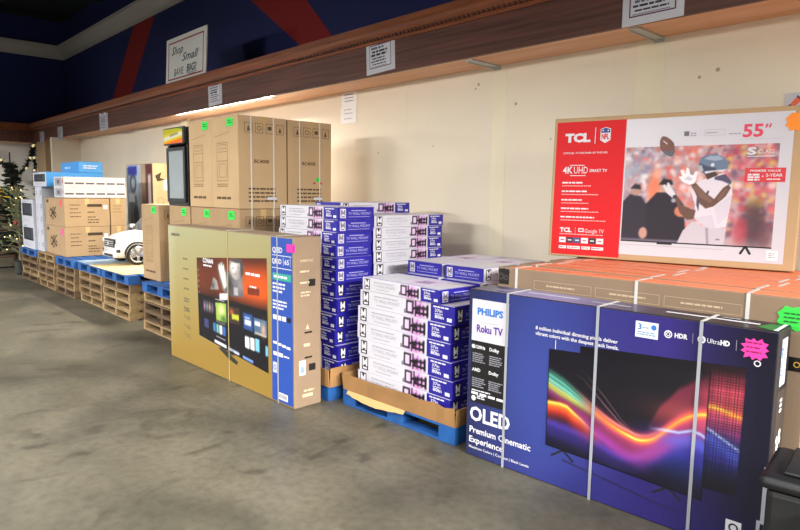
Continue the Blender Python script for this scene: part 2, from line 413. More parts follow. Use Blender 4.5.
m = MB(); F = Face((0, 0, 0), (1, 0, 0), (0, 0, 1)); F.poly(m, [(.02, .02), (.045, .012), (.078, .04), (.055, .062)], mat('horn_orange', 'f2622e', .5), 1)
F.poly(m, [(.014, .012), (.034, .012), (.03, .026), (.018, .024)], mat('horn_dark', '4d3a4a', .5), 2); F.poly(m, [(.052, .066), (.06, .07), (.084, .042), (.08, .035)], MATS['horn_dark'], 2)
m.build('printed_drawing', t)

# ================================================================== PALLETS
PH = .094
def pallet_proto(W, D, H, m, blue):
    t = thing('pallet', 'x', 'pallet')
    d = MB(); n = 7; bw = D/n*.78
    for i in range(n):
        y = i*(D-bw)/(n-1); d.box(0, W, y, y+bw, H-.016, H, m, .002)
    d.build('deck', t)
    xs = (.0, W/2-.022 if not blue else W/2-.06, W-(.044 if not blue else .12))
    for x in xs:
        s = MB()
        if blue:
            for y in (0, D/2-.06, D-.12): k = MB(); k.box(x, x+.12, y, y+.12, .014, H-.0161, m, .002); k.build('block', t)
            continue
        else:
            w = .044; a, b = D*.17, D*.36; c, e = D*.64, D*.83; zb, zt, zn = .014, H-.0161, H*.60
            poly = [(0, zb), (a, zb), (a+.02, zn), (b-.02, zn), (b, zb), (c, zb), (c+.02, zn), (e-.02, zn), (e, zb), (D, zb), (D, zt), (0, zt)]
            s.prism(poly, -x-w, -x, m, Matrix(((0, -1, 0, 0), (1, 0, 0, 0), (0, 0, 1, 0), (0, 0, 0, 1))))
        s.build('stringer', t)
    b = MB()
    for y in (0, D*.46, D-.09): b.box(0, W, y, y+.09, 0, .0139, m, .002)
    if blue:
        for x in xs: b.box(x, x+.12, .0905, D-.0905, .0005, .0135, m)
    b.build('bottom_boards', t)
    return t
_PAL = {}
def pallet(x, y, z, W, D, H, mi, label, group=None):
    blue = mi == 'b'; m = BLUEP if blue else WOODP[mi]
    k = (W, D, H, mi)
    if k not in _PAL:
        o = _PAL[k] = pallet_proto(W, D, H, m, blue); o.location = (x, y, z); o['label'] = label
        if group: o['group'] = group
        return o
    return dup(_PAL[k], (x, y, z), 0, label, group)
ORD = ['bottom', 'second from floor', 'middle', 'fourth from floor', 'top']
stacks = [(-10.87, 2.24, .92, .98, 'of the farthest stack under white picture cartons', 'b'),
          (-9.93, 2.255, .80, .98, 'of the stack under the white carton column', 2),
          (-9.08, 2.265, .80, .98, 'of the stack under the brown cartons', 'b'),
          (-8.21, 2.295, .83, .98, "of the stack under the toy car's nose", 'b'),
          (-7.36, 2.30, .83, .98, "of the notched stack at the toy car's wheel side", 'b'),
          (-6.09, 2.27, .86, .98, 'of the stack under the lone tall carton', 'b'),
          (-5.20, 2.30, .86, 1.05, 'of the stack hidden behind the gold television carton', 'b')]
rr = random.Random(5)
for (x, y, W, D, lab, top) in stacks:
    for i in range(5):
        mi = top if i == 4 else [0, 1, 2, 0, 3, 2][rr.randrange(6)]
        c = ('blue ' if mi == 'b' else 'worn wooden ')
        pallet(x+(rr.uniform(-.012, .012) if i < 4 else 0), y+rr.uniform(-.012, .012), i*PH, W, D, PH, mi, '%s %spallet %s' % (ORD[i], c, lab), 'stacked pallets along the wall')
ZP = 5*PH
t = tag(MB().build('cardboard_sheet'), 'flat tan cardboard sheet on the pallets under the toy car', 'cardboard')
bpy.data.objects.remove(t)
m = MB(); m.box(-7.75, -6.63, 2.28, 2.86, ZP+.0005, ZP+.006, mat('sheet_tan', 'c9b284', .85, noise=.2, nscale=4), .001)
tag(m.build('cardboard_sheet'), 'flat tan cardboard sheet on the pallets under the toy car', 'cardboard')
m = MB(); m.box(-8.27, -7.77, 2.30, 3.0, ZP+.0005, ZP+.006, GREYW, .001)
tag(m.build('cardboard_sheet'), 'pale blue-grey board on the blue pallet left of the toy car', 'cardboard')

# ================================================================== PLAIN CARTONS
def carton_body(W, D, H, m, t, tape=True, name='carton_body', bev=.006):
    b = MB(); b.box(0, W, 0, D, 0, H, m, bev); b.build(name, t)
    if tape:
        k = MB(); k.box(.0, W, D/2-.025, D/2+.025, H, H+.0007, TAPE); k.box(W, W+.0007, D/2-.025, D/2+.025, H-.08, H+.0007, TAPE); k.build('packing_tape', t)
        k = MB(); k.box(.004, W-.004, D/2-.0015, D/2+.0015, H+.0007, H+.0012, INK); k.build('flap_seam', t)
def icons(F, m, u, v, s, n, gap, ink):
    for i in range(n):
        x = u+i*gap; F.frame(m, x, v, x+s, v+s*1.1, s*.05, ink, 2)
        if i % 3 == 0: F.poly(m, [(x+s*.3, v+s*.2), (x+s*.7, v+s*.2), (x+s*.5, v+s*.9)], ink, 2)
        elif i % 3 == 1: F.ring(m, x+s*.5, v+s*.55, s*.28, s*.07, ink, 2, 10)
        else: F.rect(m, x+s*.25, v+s*.4, x+s*.75, v+s*.8, ink, 2)
def tall_carton(W, D, H, label, straps=True, kind=0):
    t = thing('tall_carton', label, 'carton', group='tall brown appliance cartons')
    carton_body(W, D, H, KRAFT2 if kind else KRAFT, t)
    F = Face((0, 0, 0), (1, 0, 0), (0, 0, 1)); R = Face((W, 0, 0), (0, 1, 0), (0, 0, 1))
    m = MB()   # line drawing of a cabinet on the aisle face
    F.frame(m, W*.2, H*.3, W*.62, H*.72, .005, INKL, 2); F.line(m, (W*.2, H*.52), (W*.62, H*.52), .005, INKL, 2); F.line(m, (W*.2, H*.62), (W*.62, H*.62), .004, INKL, 2)
    F.frame(m, W*.28, H*.34, W*.56, H*.49, .004, INKL, 2); F.frame(m, W*.28, H*.65, W*.56, H*.70, .004, INKL, 2)
    F.bars(m, W*.2, H*.26, W*.45, .008, 2, INKL, seed=3); F.line(m, (W*.14, H*.79), (W*.72, H*.83), .004, INKL, 2)
    m.build('line_drawing', t)
    m = MB(); F.bars(m, W*.18, H*.10, W*.56, .02, 1, INK, seed=5, ragged=.05)
    R.text(m, 'BC400B', D*.32, H*.5, .026, INK, D*.3, 2, .02)
    R.bars(m, D*.2, H*.21, D*.62, .014, 4, INK, .032, seed=8, ragged=.5)
    m.build('lettering', t)
    m = MB(); icons(R, m, D*.13, H*.82, D*.16, 4, D*.215, INK); m.build('handling_icons', t)
    m = MB(); R.rect(m, D*.58, H*.1, D*.78, H*.13, WHITE, 3); m.build('white_label', t)
    m = MB(); F.rect(m, W*.60, H*.885, W*.84, H*.975, GREENS, 4); F.bars(m, W*.65, H*.94, W*.15, .008, 2, mat('sticker_pen', '1b6a2c', .7), l=5, seed=2); m.build('price_sticker', t)
    if straps:
        for y in (D*.26, D*.72):
            s = MB(); s.box(W, W+.0016, y-.005, y+.005, 0, H+.0016, STRAP); s.box(0, W, y-.005, y+.005, H, H+.0016, STRAP); s.box(-.0016, 0, y-.005, y+.005, 0, H+.0016, STRAP); s.build('strap', t)
    return t
ZT = ZP+.745
tc = tall_carton(.43, .43, .743, 'brown tall carton in lower row, corner one nearest the camera')
tc.location = (-4.84, 2.40, ZP)
dup(tc, (-5.285, 2.41, ZP), 0, 'brown tall carton in lower row, second from its right corner')
dup(tc, (-5.73, 2.405, ZP), 0, 'brown tall carton in lower row, directly under the drinks cooler')
dup(tc, (-4.85, 2.845, ZP), 0, 'brown tall carton in lower row, behind the corner one towards the wall')
dup(tc, (-6.36, 2.38, ZP), 0, 'lone tall brown carton with green sticker right of the toy car')
tu = tall_carton(.43, .44, .722, 'upper tall brown carton at the corner, two green-stickered fronts meet here', True, 1)
tu['label'] = 'upper tall brown carton nearest the camera, its strapped side facing right'
tu.location = (-4.835, 2.395, ZT)
dup(tu, (-5.273, 2.40, ZT), 0, 'upper tall brown carton touching the drinks cooler')
dup(tu, (-4.835, 2.845, ZT), 0, 'upper tall brown carton next to the cream wall, red and green dots on side')
root = [o for o in COL.objects if o.get('label', '').startswith('upper tall brown carton next to')][0]
m = MB(); R = Face((.43, 0, 0), (0, 1, 0), (0, 0, 1)); R.rect(m, .28, .225, .31, .26, GREENS, 4); R.rect(m, .25, .205, .27, .22, mat('sticker_red', 'c4302a', .6), 4); R.rect(m, .32, .205, .34, .22, MATS['sticker_red'], 4); m.build('dot_stickers', root)

def wide_carton(W, D, H, label, sticker):
    t = thing('wide_carton', label, 'carton', group='brown wide cartons on the pallets')
    carton_body(W, D, H, KRAFT, t)
    F = Face((0, 0, 0), (1, 0, 0), (0, 0, 1)); R = Face((W, 0, 0), (0, 1, 0), (0, 0, 1)); dk = mat('kraft_ink_dark', '3d2c1c', .8)
    m = MB(); F.rect(m, W*.08, H*.82, W*.2, H*.93, dk, 2)
    for (x, y, r) in ((.3, .45, .06), (.45, .55, .05), (.4, .35, .05), (.55, .4, .04)): F.ring(m, W*x, H*y, r, .02, dk, 2)
    F.line(m, (W*.28, H*.3), (W*.6, H*.7), .02, dk, 2); F.line(m, (W*.3, H*.65), (W*.55, H*.28), .016, dk, 2); m.build('line_drawing', t)
    m = MB(); R.rect(m, D*.5, H*.70, D*.83, H*.80, dk, 2); R.bars(m, D*.12, H*.75, D*.25, .012, 4, INK, .05, seed=4); R.rect(m, D*.5, H*.5, D*.66, H*.53, dk, 2)
    R.bars(m, D*.5, H*.32, D*.3, .014, 3, INK, .035, seed=6, ragged=.5); R.rect(m, D*.86, H*.62, D*.95, H*.76, WHITE, 2); m.build('lettering', t)
    m = MB(); R.rect(m, -.0, H*.0, D, H*.004, INK, 2); m.build('bottom_edge_line', t)
    m = MB(); F.star(m, W*.86, H*.82, .05, sticker, 4, 8); m.build('price_sticker', t)
    return t
w = wide_carton(.90, .56, .387, 'lower wide brown carton with pink star sticker', PINKS); w.location = (-9.75, 2.325, ZP)
w = wide_carton(.90, .56, .372, 'upper wide brown carton with red star sticker', mat('sticker_redpink', 'f0384a', .6)); w.location = (-9.75, 2.33, ZP+.389)
def small_brown(H, loc, label):
    t = thing('brown_carton', label, 'carton', loc, group='brown cartons behind the wide ones')
    carton_body(.8, .20, H, KRAFT, t); m = MB(); R = Face((.8, 0, 0), (0, 1, 0), (0, 0, 1)); R.bars(m, .03, H*.7, .13, .012, 3, INKL, .04, seed=3); m.build('lettering', t)
small_brown(.388, (-9.65, 2.90, ZP), 'lower brown carton between wide carton and toy car')
small_brown(.378, (-9.65, 2.90, ZP+.389), 'upper brown carton between wide carton and printed toy box')
# small white cartons, two rows
ZW = ZP+.389+.380
def white_small():
    t = thing('white_carton', 'x', 'carton', group='small white cartons in two rows')
    b = MB(); b.box(0, .45, 0, .128, 0, .134, mat('white_carton_board', 'c2bfbe', .7, spec=.2), .003); b.build('carton_body', t)
    R = Face((.45, 0, 0), (0, 1, 0), (0, 0, 1)); F = Face((0, 0, 0), (1, 0, 0), (0, 0, 1)); L = MATS['white_carton_board']
    m = MB(); R.rect(m, .012, .04, .116, .062, mat('ink_grey', '4d4a50', .7), 1); R.rect(m, 0, 0, .003, .134, mat('painted_gap_shade', '8b888c', .8), 1); R.bars(m, .014, .1, .09, .007, 2, GREYT, .014, seed=1); m.build('lettering', t)  # grey edge strip paints the shade of the gap between cartons
    m = MB(); F.rect(m, .06, .02, .36, .118, mat('picture_grey', '8a909c', .7), 1); F.rect(m, .16, .045, .26, .09, BLACK, 2); F.rect(m, .39, .05, .43, .10, mat('red_mark', 'b8404a', .6), 1); m.build('product_picture', t)
    return t
p = None; names = ['first', 'second', 'third', 'fourth', 'fifth', 'sixth']
for r_ in range(2):
    for i in range(6):
        lab = 'small white carton, %s from the left end of the %s row' % (names[i], 'upper' if r_ else 'lower')
        loc = (-9.29, 2.335+i*.1285, ZW+r_*.135)
        if p is None: p = white_small(); p.location = loc; p['label'] = lab
        else: dup(p, loc, 0, lab)
# white column of five cartons
def white_col():
    t = thing('white_carton', 'x', 'carton', group='column of white cartons')
    b = MB(); b.box(0, .345, 0, .45, 0, .181, mat('white_carton_cool', 'babcc6', .7, spec=.2), .004); b.build('carton_body', t)
    F = Face((0, 0, 0), (1, 0, 0), (0, 0, 1)); m = MB()
    for u in (.08, .25):
        F.ring(m, u, .09, .032, .012, mat('icon_grey', '7a8494', .6), 1, 10); F.rect(m, u-.02, .03, u+.02, .042, MATS['icon_grey'], 1)
    F.rect(m, .30, .06, .325, .13, BLACK, 1); F.line(m, (.17, .0), (.17, .181), .004, GREYT, 1); m.build('printed_icons', t); return t
p = None
for i, w_ in enumerate(['bottom', 'second from bottom', 'middle', 'second from top', 'topmost']):
    lab = '%s white icon carton of the column beside the wide brown cartons' % w_; loc = (-10.14+(i % 2)*.008, 2.30, ZP+i*.1815)
    if p is None: p = white_col(); p.location = loc; p['label'] = lab
    else: dup(p, loc, 0, lab)
def pic_carton(W, D, H, loc, label, body, side, group):
    t = thing('picture_carton', label, 'carton', loc, group=group)
    b = MB(); b.box(0, W, 0, D, 0, H, side, .004); b.build('carton_body', t)
    F = Face((0, 0, 0), (1, 0, 0), (0, 0, 1)); R = Face((W, 0, 0), (0, 1, 0), (0, 0, 1))
    m = MB(); F.rect(m, .005, .005, W-.005, H-.005, body, 1); m.build('front_panel', t)
    m = MB(); F.rect(m, W*.09, H*.34, W*.91, H*.86, mat('appliance_dark', '15171d', .7, spec=.2), 2); F.rect(m, W*.16, H*.42, W*.68, H*.80, mat('appliance_window', '2a2e38', .7, spec=.2), 3)
    F.rect(m, W*.74, H*.42, W*.86, H*.80, mat('appliance_panel', '40444c', .7, spec=.2), 3); F.disc(m, W*.48, H*.56, H*.03, mat('blue_dot', '3a5fd0', .5), 4, 10); m.build('appliance_picture', t)
    m = MB(); F.bars(m, W*.13, H*.9, W*.4, H*.04, 1, mat('bluegrey_ink', '5d7fa8', .6), seed=2); F.bars(m, W*.13, H*.2, W*.6, H*.03, 3, GREYT, H*.05, seed=3)
    R.bars(m, D*.2, H*.6, D*.6, H*.06, 2, LWHITE if side is not body else GREYT, H*.15, seed=4); m.build('lettering', t)
    return t
WC = mat('white_carton_cool', 'babcc6', .7, spec=.2); CY = mat('carton_cyan', '2f93dc', .5)
pic_carton(.69, .48, .36, (-10.85, 2.27, ZP), 'lower white appliance carton with dark oven picture, leftmost stack', WC, WC, 'white appliance picture cartons')
pic_carton(.69, .48, .355, (-10.86, 2.27, ZP+.361), 'upper white appliance carton with dark oven picture, leftmost stack', WC, WC, 'white appliance picture cartons')
pic_carton(.70, .73, .20, (-10.2, 2.30, ZP+.909), 'blue carton with white front and dark oven picture on the white column', WC, CY, None)
t = thing('blue_carton', 'plain bright blue carton topmost on the cartons by the wall', 'carton', (-10.35, 2.71, ZP+1.11))
b = MB(); b.box(0, .85, 0, .32, 0, .155, CY, .004); b.build('carton_body', t)
m = MB(); R = Face((.85, 0, 0), (0, 1, 0), (0, 0, 1)); F = Face((0, 0, 0), (1, 0, 0), (0, 0, 1)); R.bars(m, .06, .09, .2, .014, 2, LWHITE, .03, seed=1); F.text(m, 'aiwa', .2, .05, .05, mat('cyan_pale', 'a8d8f4', .5), .35, 1, .03) if False else F.bars(m, .2, .06, .4, .03, 1, mat('cyan_pale', 'a8d8f4', .5), seed=2); m.build('lettering', t)

# printed toy box against the wall
t = thing('toy_box', 'tall carton with robot toy picture standing behind the white toy car', 'carton', (-9.68, 3.42, 0))
W, D, H = 1.0, .235, 1.72
b = MB(); b.box(0, W, 0, D, 0, H, KRAFT2, .006); b.build('carton_body', t)
im = Img(40, 64, h3('c9d4de'))
im.rect(.58, 0, 1, 1, h3('b99a80')); im.blob(.2, .55, .16, .2, h3('8c98a8')); im.ell(.26, .82, .13, .10, h3('5d6a7c')); im.ell(.26, .82, .07, .05, h3('c3ccd6'))
im.rect(.08, .9, .42, .985, h3('3b49c4')); im.poly([(.15, .72), (.4, .7), (.45, .45), (.3, .3), (.12, .4)], h3('6a7686')); im.ell(.35, .52, .10, .09, h3('2c3340')); im.poly([(.1, .4), (.25, .4), (.22, 0), (.05, 0)], h3('4d5868')); im.poly([(.32, .35), (.47, .38), (.52, 0), (.38, 0)], h3('4d5868'))
im.rect(.08, .64, .30, .73, h3('f0f3f6')); im.blob(.68, .52, .1, .16, h3('4a2c28')); im.rect(.74, 0, .97, 1, h3('6b2f2c')); im.rect(.83, .45, .92, .9, h3('d8c8c0')); im.blob(.66, .85, .08, .1, h3('d2b48a'))
picture('toy_picture', Face((0, 0, 0), (1, 0, 0), (0, 0, 1)), .01, .2, W-.01, H-.01, im, t)
m = MB(); R = Face((W, 0, 0), (0, 1, 0), (0, 0, 1)); R.poly(m, [(.03, 1.55), (.12, 1.6), (.1, 1.52), (.18, 1.5), (.06, 1.47)], mat('kraft_ink_dark', '3d2c1c', .8), 2); R.rect(m, .15, 1.35, .2, 1.5, WHITE, 2); R.ring(m, .1, 1.2, .05, .008, INKL, 2); R.text(m, 'XTREME', .06, .9, .03, INK, .12); m.build('line_drawing', t) if False else m.build('line_drawing', t)

# ================================================================== DRINKS COOLER
t = thing('drinks_cooler', 'black glass-door drinks cooler with orange and green printed header', 'cooler', (-5.80, 2.43, ZT))
K = mat('cooler_black', '14161a', .4); W, D, H = .43, .36, .70
b = MB()
b.box(0, .03, 0, D, 0, H*.78, K, .004); b.box(W-.03, W, 0, D, 0, H*.78, K, .004); b.box(.03, W-.03, D-.02, D, .0, H*.78, mat('cooler_liner', '8f979c', .5)); b.box(.03, W-.03, 0, D-.02, 0, .06, K); b.box(0, W, 0, D, H*.78, H, K, .02)
b.build('cabinet', t)
d = MB(); d.box(.02, W-.02, -.022, -.001, .03, .065, K, .003); d.box(.02, W-.02, -.022, -.001, H*.75-.03, H*.75, K, .003); d.box(.02, .055, -.022, -.001, .065, H*.75-.03, K, .003); d.box(W-.055, W-.02, -.022, -.001, .065, H*.75-.03, K, .003)
door = d.build('door_frame', t)
g = MB(); g.box(.055, W-.055, -.014, -.010, .065, H*.75-.03, mat('cooler_glass', 'b9c4c8', .06, alpha=.55)); g.build('door_glass', door)
s = MB()
for z in (.19, .32, .43): s.box(.032, W-.032, .02, D-.03, z, z+.008, METAL)
s.build('wire_shelf', t)
hd = MB(); hd.box(.0, W, -.04, 0, H*.78, H, mat('header_black', '1a1b20', .4), .012); h_ = hd.build('header_box', t)
im = Img(40, 20, h3('c9b41f')); im.poly([(0, 0), (1, 0), (1, .35), (0, .05)], h3('e2691d')); im.poly([(0, .45), (0, .2), (1, .5), (1, .75)], h3('cfcab0')); im.poly([(0, 1), (1, 1), (1, .8), (0, .62)], h3('a9a81e')); im.poly([(.35, .45), (.8, .6), (.75, .72), (.35, .6)], h3('8a8a70')); im.poly([(.7, 1), (1, 1), (1, .85)], h3('4f9a2a'))
picture('header_panel', Face((0, -.04, H*.78), (1, 0, 0), (0, 0, 1)), .015, .012, W-.015, H*.22-.012, im, t, print_mat('printed_matte', .8))

# ================================================================== TOY CAR
def toy_car():
    t = thing('toy_car', 'white ride-on toy car parked on blue pallets, nose towards the aisle', 'toy car', (-8.0, 2.50, ZP+.006))
    Wd, L = .60, .95
    P = mat('car_white', 'd2d2d6', .25, spec=.5); K = mat('car_black', '131417', .5); G = mat('car_glass', '2a3038', .1, spec=.8); S = mat('car_chrome', 'c9cbd0', .2, metal=.9)
    # body: cross sections along y (half width, z low, z top, corner)
    secs = [(0., .22, .10, .24), (.03, .27, .075, .30), (.10, .295, .07, .345), (.22, .30, .07, .375), (.36, .30, .07, .395), (.5, .30, .07, .40), (.7, .30, .07, .40), (.86, .295, .08, .39), (.95, .26, .12, .34)]
    N = 16; vs = []; fs = []
    for (y, hw, z0, z1) in secs:
        for k in range(N):
            a = 2*PI*(k+.5)/N; c, s_ = math.cos(a), math.sin(a)
            e = .5
            vs.append((.3+hw*math.copysign(abs(c)**e, c), y, (z0+z1)/2+(z1-z0)/2*math.copysign(abs(s_)**e, s_)))
    for i in range(len(secs)-1):
        for k in range(N): fs.append((i*N+k, (i+1)*N+k, (i+1)*N+(k+1) % N, i*N+(k+1) % N))
    fs += [list(range(N)), [(len(secs)-1)*N+k for k in range(N)][::-1]]
    b = MB(); b.add(vs, fs, P); body = b.build('car_body', t, True)
    q = MB(); q.box(.13, .47, -.012, .03, .20, .30, K, .015); q.build('grille', t)
    q = MB()
    for z in (.225, .25, .275): q.box(.145, .455, -.016, -.01, z-.005, z+.005, S)
    q.ring = None
    q.lathe([(.03, 0), (.03, .006)], S, 16, Matrix.Translation((.3, -.012, .252)) @ Matrix.Rotation(PI/2, 4, 'X')); q.build('chrome_bars', t)
    q = MB(); q.box(.08, .52, -.018, .03, .085, .135, P, .015); q.box(.16, .44, -.022, -.012, .095, .125, K, .005); q.build('bumper', t)
    for sx in (-1, 1):
        q = MB(); q.box(.3+sx*.225-.05, .3+sx*.225+.05, .005, .075, .245, .305, mat('lamp_clear', 'd5dce0', .1, spec=.8), .015); q.build('headlamp', t)
        q = MB(); q.box(.3+sx*.23-.035, .3+sx*.23+.035, .0, .06, .15, .185, K, .008); q.build('fog_lamp', t)
    c = MB()
    top = [(.05, .40), (.10, .54), (.5, .56)]
    pr = [(.34, .39), (.50, .56), (.80, .57), (.90, .40)]
    c.prism([(y, z) for y, z in pr], -.55, -.05, G, Matrix(((0, -1, 0, 0), (1, 0, 0, 0), (0, 0, 1, 0), (0, 0, 0, 1)))); c.build('windscreen', t)
    c = MB(); c.box(.06, .54, .50, .80, .565, .58, P, .006); c.build('roof', t)
    q = MB()
    for sx in (-1, 1): q.box(.3+sx*.33-.04, .3+sx*.33+.04, .36, .42, .40, .45, P, .015)
    q.build('wing_mirrors', t)
    for (x, sx) in ((.555, 1), (.045, -1)):
        for y in (.215, .72):
            w = MB(); xf = Matrix.Translation((x, y, .125)) @ Matrix.Rotation(PI/2*sx, 4, 'Y')
            w.lathe([(.085, -.03), (.118, -.03), (.1235, -.02), (.1235, .035), (.115, .048), (.092, .048), (.086, .015)], K, 28, xf); wo = w.build('wheel', t)
            r_ = MB(); r_.lathe([(.030, .047), (.034, .056), (.02, .058)], S, 14, xf)
            bm = bmesh.new(); bmesh.ops.create_circle(bm, segments=8, radius=.006); bm.free()
            r_.tube([xf @ Vector((.09*math.cos(2*PI*k/24), .09*math.sin(2*PI*k/24), .046)) for k in range(25)], .008, S, 6, False)
            for k in range(5):
                a = 2*PI*k/5
                r_.box(.01, .09, -.015, .015, .040, .054, S, .003, xf @ Matrix.Rotation(a, 4, 'Z'))
            r_.lathe([(.02, .03), (.022, .055)], S, 12, xf); r_.build('hubcap', wo)
            w = MB(); w.tube([(x+sx*.04, y+.142*math.cos(q), .125+.142*math.sin(q)) for q in [PI*(k/14*1.1-.05) for k in range(15)]], .012, K, 6); w.build('wheel_arch', t)
toy_car()

# ================================================================== TREE, LIT TWIGS, GARLAND (far corner)
def fir():
    t = thing('christmas_tree', 'dark green artificial fir tree standing in the far left corner', 'tree', (-12.2, 2.42, 0))
    m = MB(); m.tube([(0, 0, 0), (0, 0, 1.95)], [.035, .01], mat('trunk_brown', '3a2a1c', .9)); m.tube([(-.25, 0, .02), (.25, 0, .02)], .015, K); m.tube([(0, -.25, .02), (0, .25, .02)], .015, K); m.build('trunk', t)
    g = mat('fir_green', '15241a', .8, noise=.4, nscale=6); r = random.Random(3); m = MB()
    for i in range(230):
        z = .25+1.72*(i/260); R = .46*(1-(z-.25)/1.78)**1.25+.02; a = r.uniform(0, 2*PI); R *= r.uniform(.75, 1.1)
        tip = Vector((R*math.cos(a), R*math.sin(a), z-.10*R+r.uniform(-.03, .06))); base = Vector((0, 0, z))
        d = tip-base; side = d.cross(Vector((0, 0, 1))).normalized()
        for k in range(7):
            f = .25+.75*k/6; p = base+d*f; l = .10*(1.15-f*.6)
            for s_ in (-1, 1):
                q = p+d.normalized()*l*.8+side*s_*l*.7+Vector((0, 0, r.uniform(-.02, .03)))
                wv = Vector((0, 0, .012))+side*.008
                m.add([p-wv, q, p+wv], [(0, 1, 2)], g)
        wv = Vector((0, 0, .014)); m.add([base-wv, tip, base+wv], [(0, 1, 2)], g)
    tag(m.build('foliage', t), kind='stuff')
K = mat('cooler_black', '14161a', .4)
fir()
def twigs():
    t = thing('lit_twig_tree', 'frosted twig tree with warm fairy lights in a dark pot beside pallets', 'tree', (-11.24, 2.30, 0))
    m = MB(); m.lathe([(.06, 0), (.08, .02), (.085, .2), (.095, .22), (.08, .22)], mat('pot_dark', '2a2c2a', .7)); m.build('pot', t)
    r = random.Random(9); wt = mat('twig_frost', '7f7b62', .8); m = MB(); L = MB(); lv = MB(); glow = mat('fairy_light', 'ffdf96', .4, emit=2.5)
    m.tube([(0, 0, .2), (.01, 0, .8), (0, .01, 1.40)], [.02, .012, .004], wt, 6)
    for i in range(70):
        z = r.uniform(.3, 1.25); a = r.uniform(0, 2*PI); R = .29*(1.2-z*.78)*r.uniform(.6, 1.1); p0 = Vector((0, 0, z)); p2 = Vector((R*math.cos(a), R*math.sin(a), z+r.uniform(.02, .18))); p1 = (p0+p2)/2+Vector((0, 0, .03))
        m.tube([p0, p1, p2], [.008, .006, .003], wt, 4)
        for k in range(4):
            q = p0.lerp(p2, r.uniform(.3, 1)); e = Vector((r.uniform(-.09, .09), r.uniform(-.09, .09), r.uniform(-.03, .09))); m.tube([q, q+e], [.004, .002], wt, 4)
            w_ = Vector((.015, .01, .012)); lv.add([q+e-w_, q+e*1.7, q+e+w_], [(0, 1, 2)], mat('twig_leaf', '6f7a52', .8))
        if i % 2 == 0:
            bm = bmesh.new(); bmesh.ops.create_icosphere(bm, subdivisions=1, radius=.010); L.bm(bm, glow, Matrix.Translation(p2))
    m.build('twigs', t); tag(lv.build('leaves', t), kind='stuff'); tag(L.build('fairy_lights', t), kind='stuff')
    m = MB(); bm = bmesh.new(); bmesh.ops.create_icosphere(bm, subdivisions=2, radius=.045); m.bm(bm, mat('bow_red', '8f2a33', .7), Matrix.Translation((.1, -.06, .82)) @ Matrix.Diagonal((1.3, .6, .9, 1))); m.build('red_bow', t)
twigs()
def garland():
    t = thing('garland', 'dark green pine garland with gold baubles swagged below the far fascia', 'garland', (-15.1, 3.4, 0))
    a = [(2.55, 2.25), (2.62, 2.12), (2.82, 1.92), (2.884, 1.78), (2.984, 1.65), (3.11, 1.625), (3.244, 1.754), (3.348, 1.988), (3.416, 2.241)]
    b = [(3.43, 2.24), (3.425, 2.0), (3.43, 1.75), (3.42, 1.45), (3.43, 1.2)]
    g = MATS['fir_green']; r = random.Random(4); m = MB(); B = MB(); gold = mat('bauble_gold_glow', 'e8d79a', .3, emit=.6)  # emission adds a faint glow to the gold baubles, which are no lamps
    for line in (a, b):
        for i in range(len(line)-1):
            for k in range(16):
                f = k/16; y = line[i][0]*(1-f)+line[i+1][0]*f-3.4; z = line[i][1]*(1-f)+line[i+1][1]*f; p = Vector((.06, y, z))
                for q in range(5):
                    e = Vector((r.uniform(-.05, .07), r.uniform(-.075, .075), r.uniform(-.075, .075))); s_ = Vector((r.uniform(-.02, .02), r.uniform(-.02, .02), r.uniform(-.02, .02)))
                    m.add([p-s_, p+e, p+s_], [(0, 1, 2)], g)
        for y, z in line[::1]:
            bm = bmesh.new(); bmesh.ops.create_icosphere(bm, subdivisions=2, radius=.026); B.bm(bm, gold, Matrix.Translation((.13, y-3.4+r.uniform(-.03, .03), z+r.uniform(-.03, .03))))
    m.build('pine_rope', t); B.build('baubles', t)
garland()
t = thing('wooden_cabinet', 'brown wooden cabinet behind the fir tree at the left edge', 'cabinet', (-14.6, 2.0, 0))
m = MB(); m.box(0, .5, 0, 1.1, 0, 1.15, mat('cabinet_wood', '4e3626', .6, noise=.3, nscale=4), .01); m.build('body', t)
for y in (.03, .57):
    m = MB(); m.box(.5, .515, y, y+.5, .06, 1.08, mat('cabinet_door_wood', '59402c', .6, noise=.3, nscale=4), .005); d = m.build('door', t); m = MB(); m.box(.515, .53, y+.22, y+.28, .55, .57, METAL, .004); m.build('handle', d)
t = thing('yellow_box', 'yellow box on the wooden cabinet at the left edge', 'box', (-14.5, 2.55, 1.15))
m = MB(); m.box(0, .3, 0, .33, 0, .2, mat('box_yellow', 'c9a72c', .6), .008); m.build('carton_body', t); m = MB(); m.box(.3, .3008, .06, .27, .06, .14, mat('box_yellow_label', '8a6b18', .6)); m.build('label_panel', t)

# ================================================================== TELEVISION MOUNT CARTONS
BRK = h3('17141c')
LAV = mat('lettering_lavender', 'b4b3da', .5)
def mount_pic(nx, ny, rim=True):
    im = Img(nx, ny, h3('d6d5dd'), 3)
    im.blob(.52, .5, .34, .7, h3('d39ad6'), .75); im.blob(.62, .3, .2, .5, h3('c56bb0'), .55)
    for (x0, y0, x1, y1) in ((.11, .16, .17, .90), (.33, .16, .40, .90), (.11, .78, .40, .90), (.11, .16, .40, .28), (.44, .08, .49, .97), (.47, .53, .94, .66), (.47, .22, .94, .35), (.59, .16, .65, .74), (.73, .16, .79, .74), (.87, .12, .95, .80), (.36, .42, .64, .58), (.03, .16, .10, .36)):
        im.rect(x0, y0, x1, y1, BRK)
    im.ell(.54, .5, .05, .16, BRK); im.ell(.08, .3, .04, .1, h3('8a858f')); im.rect(.64, .1, .66, .95, h3('7d2e8e'))
    return im
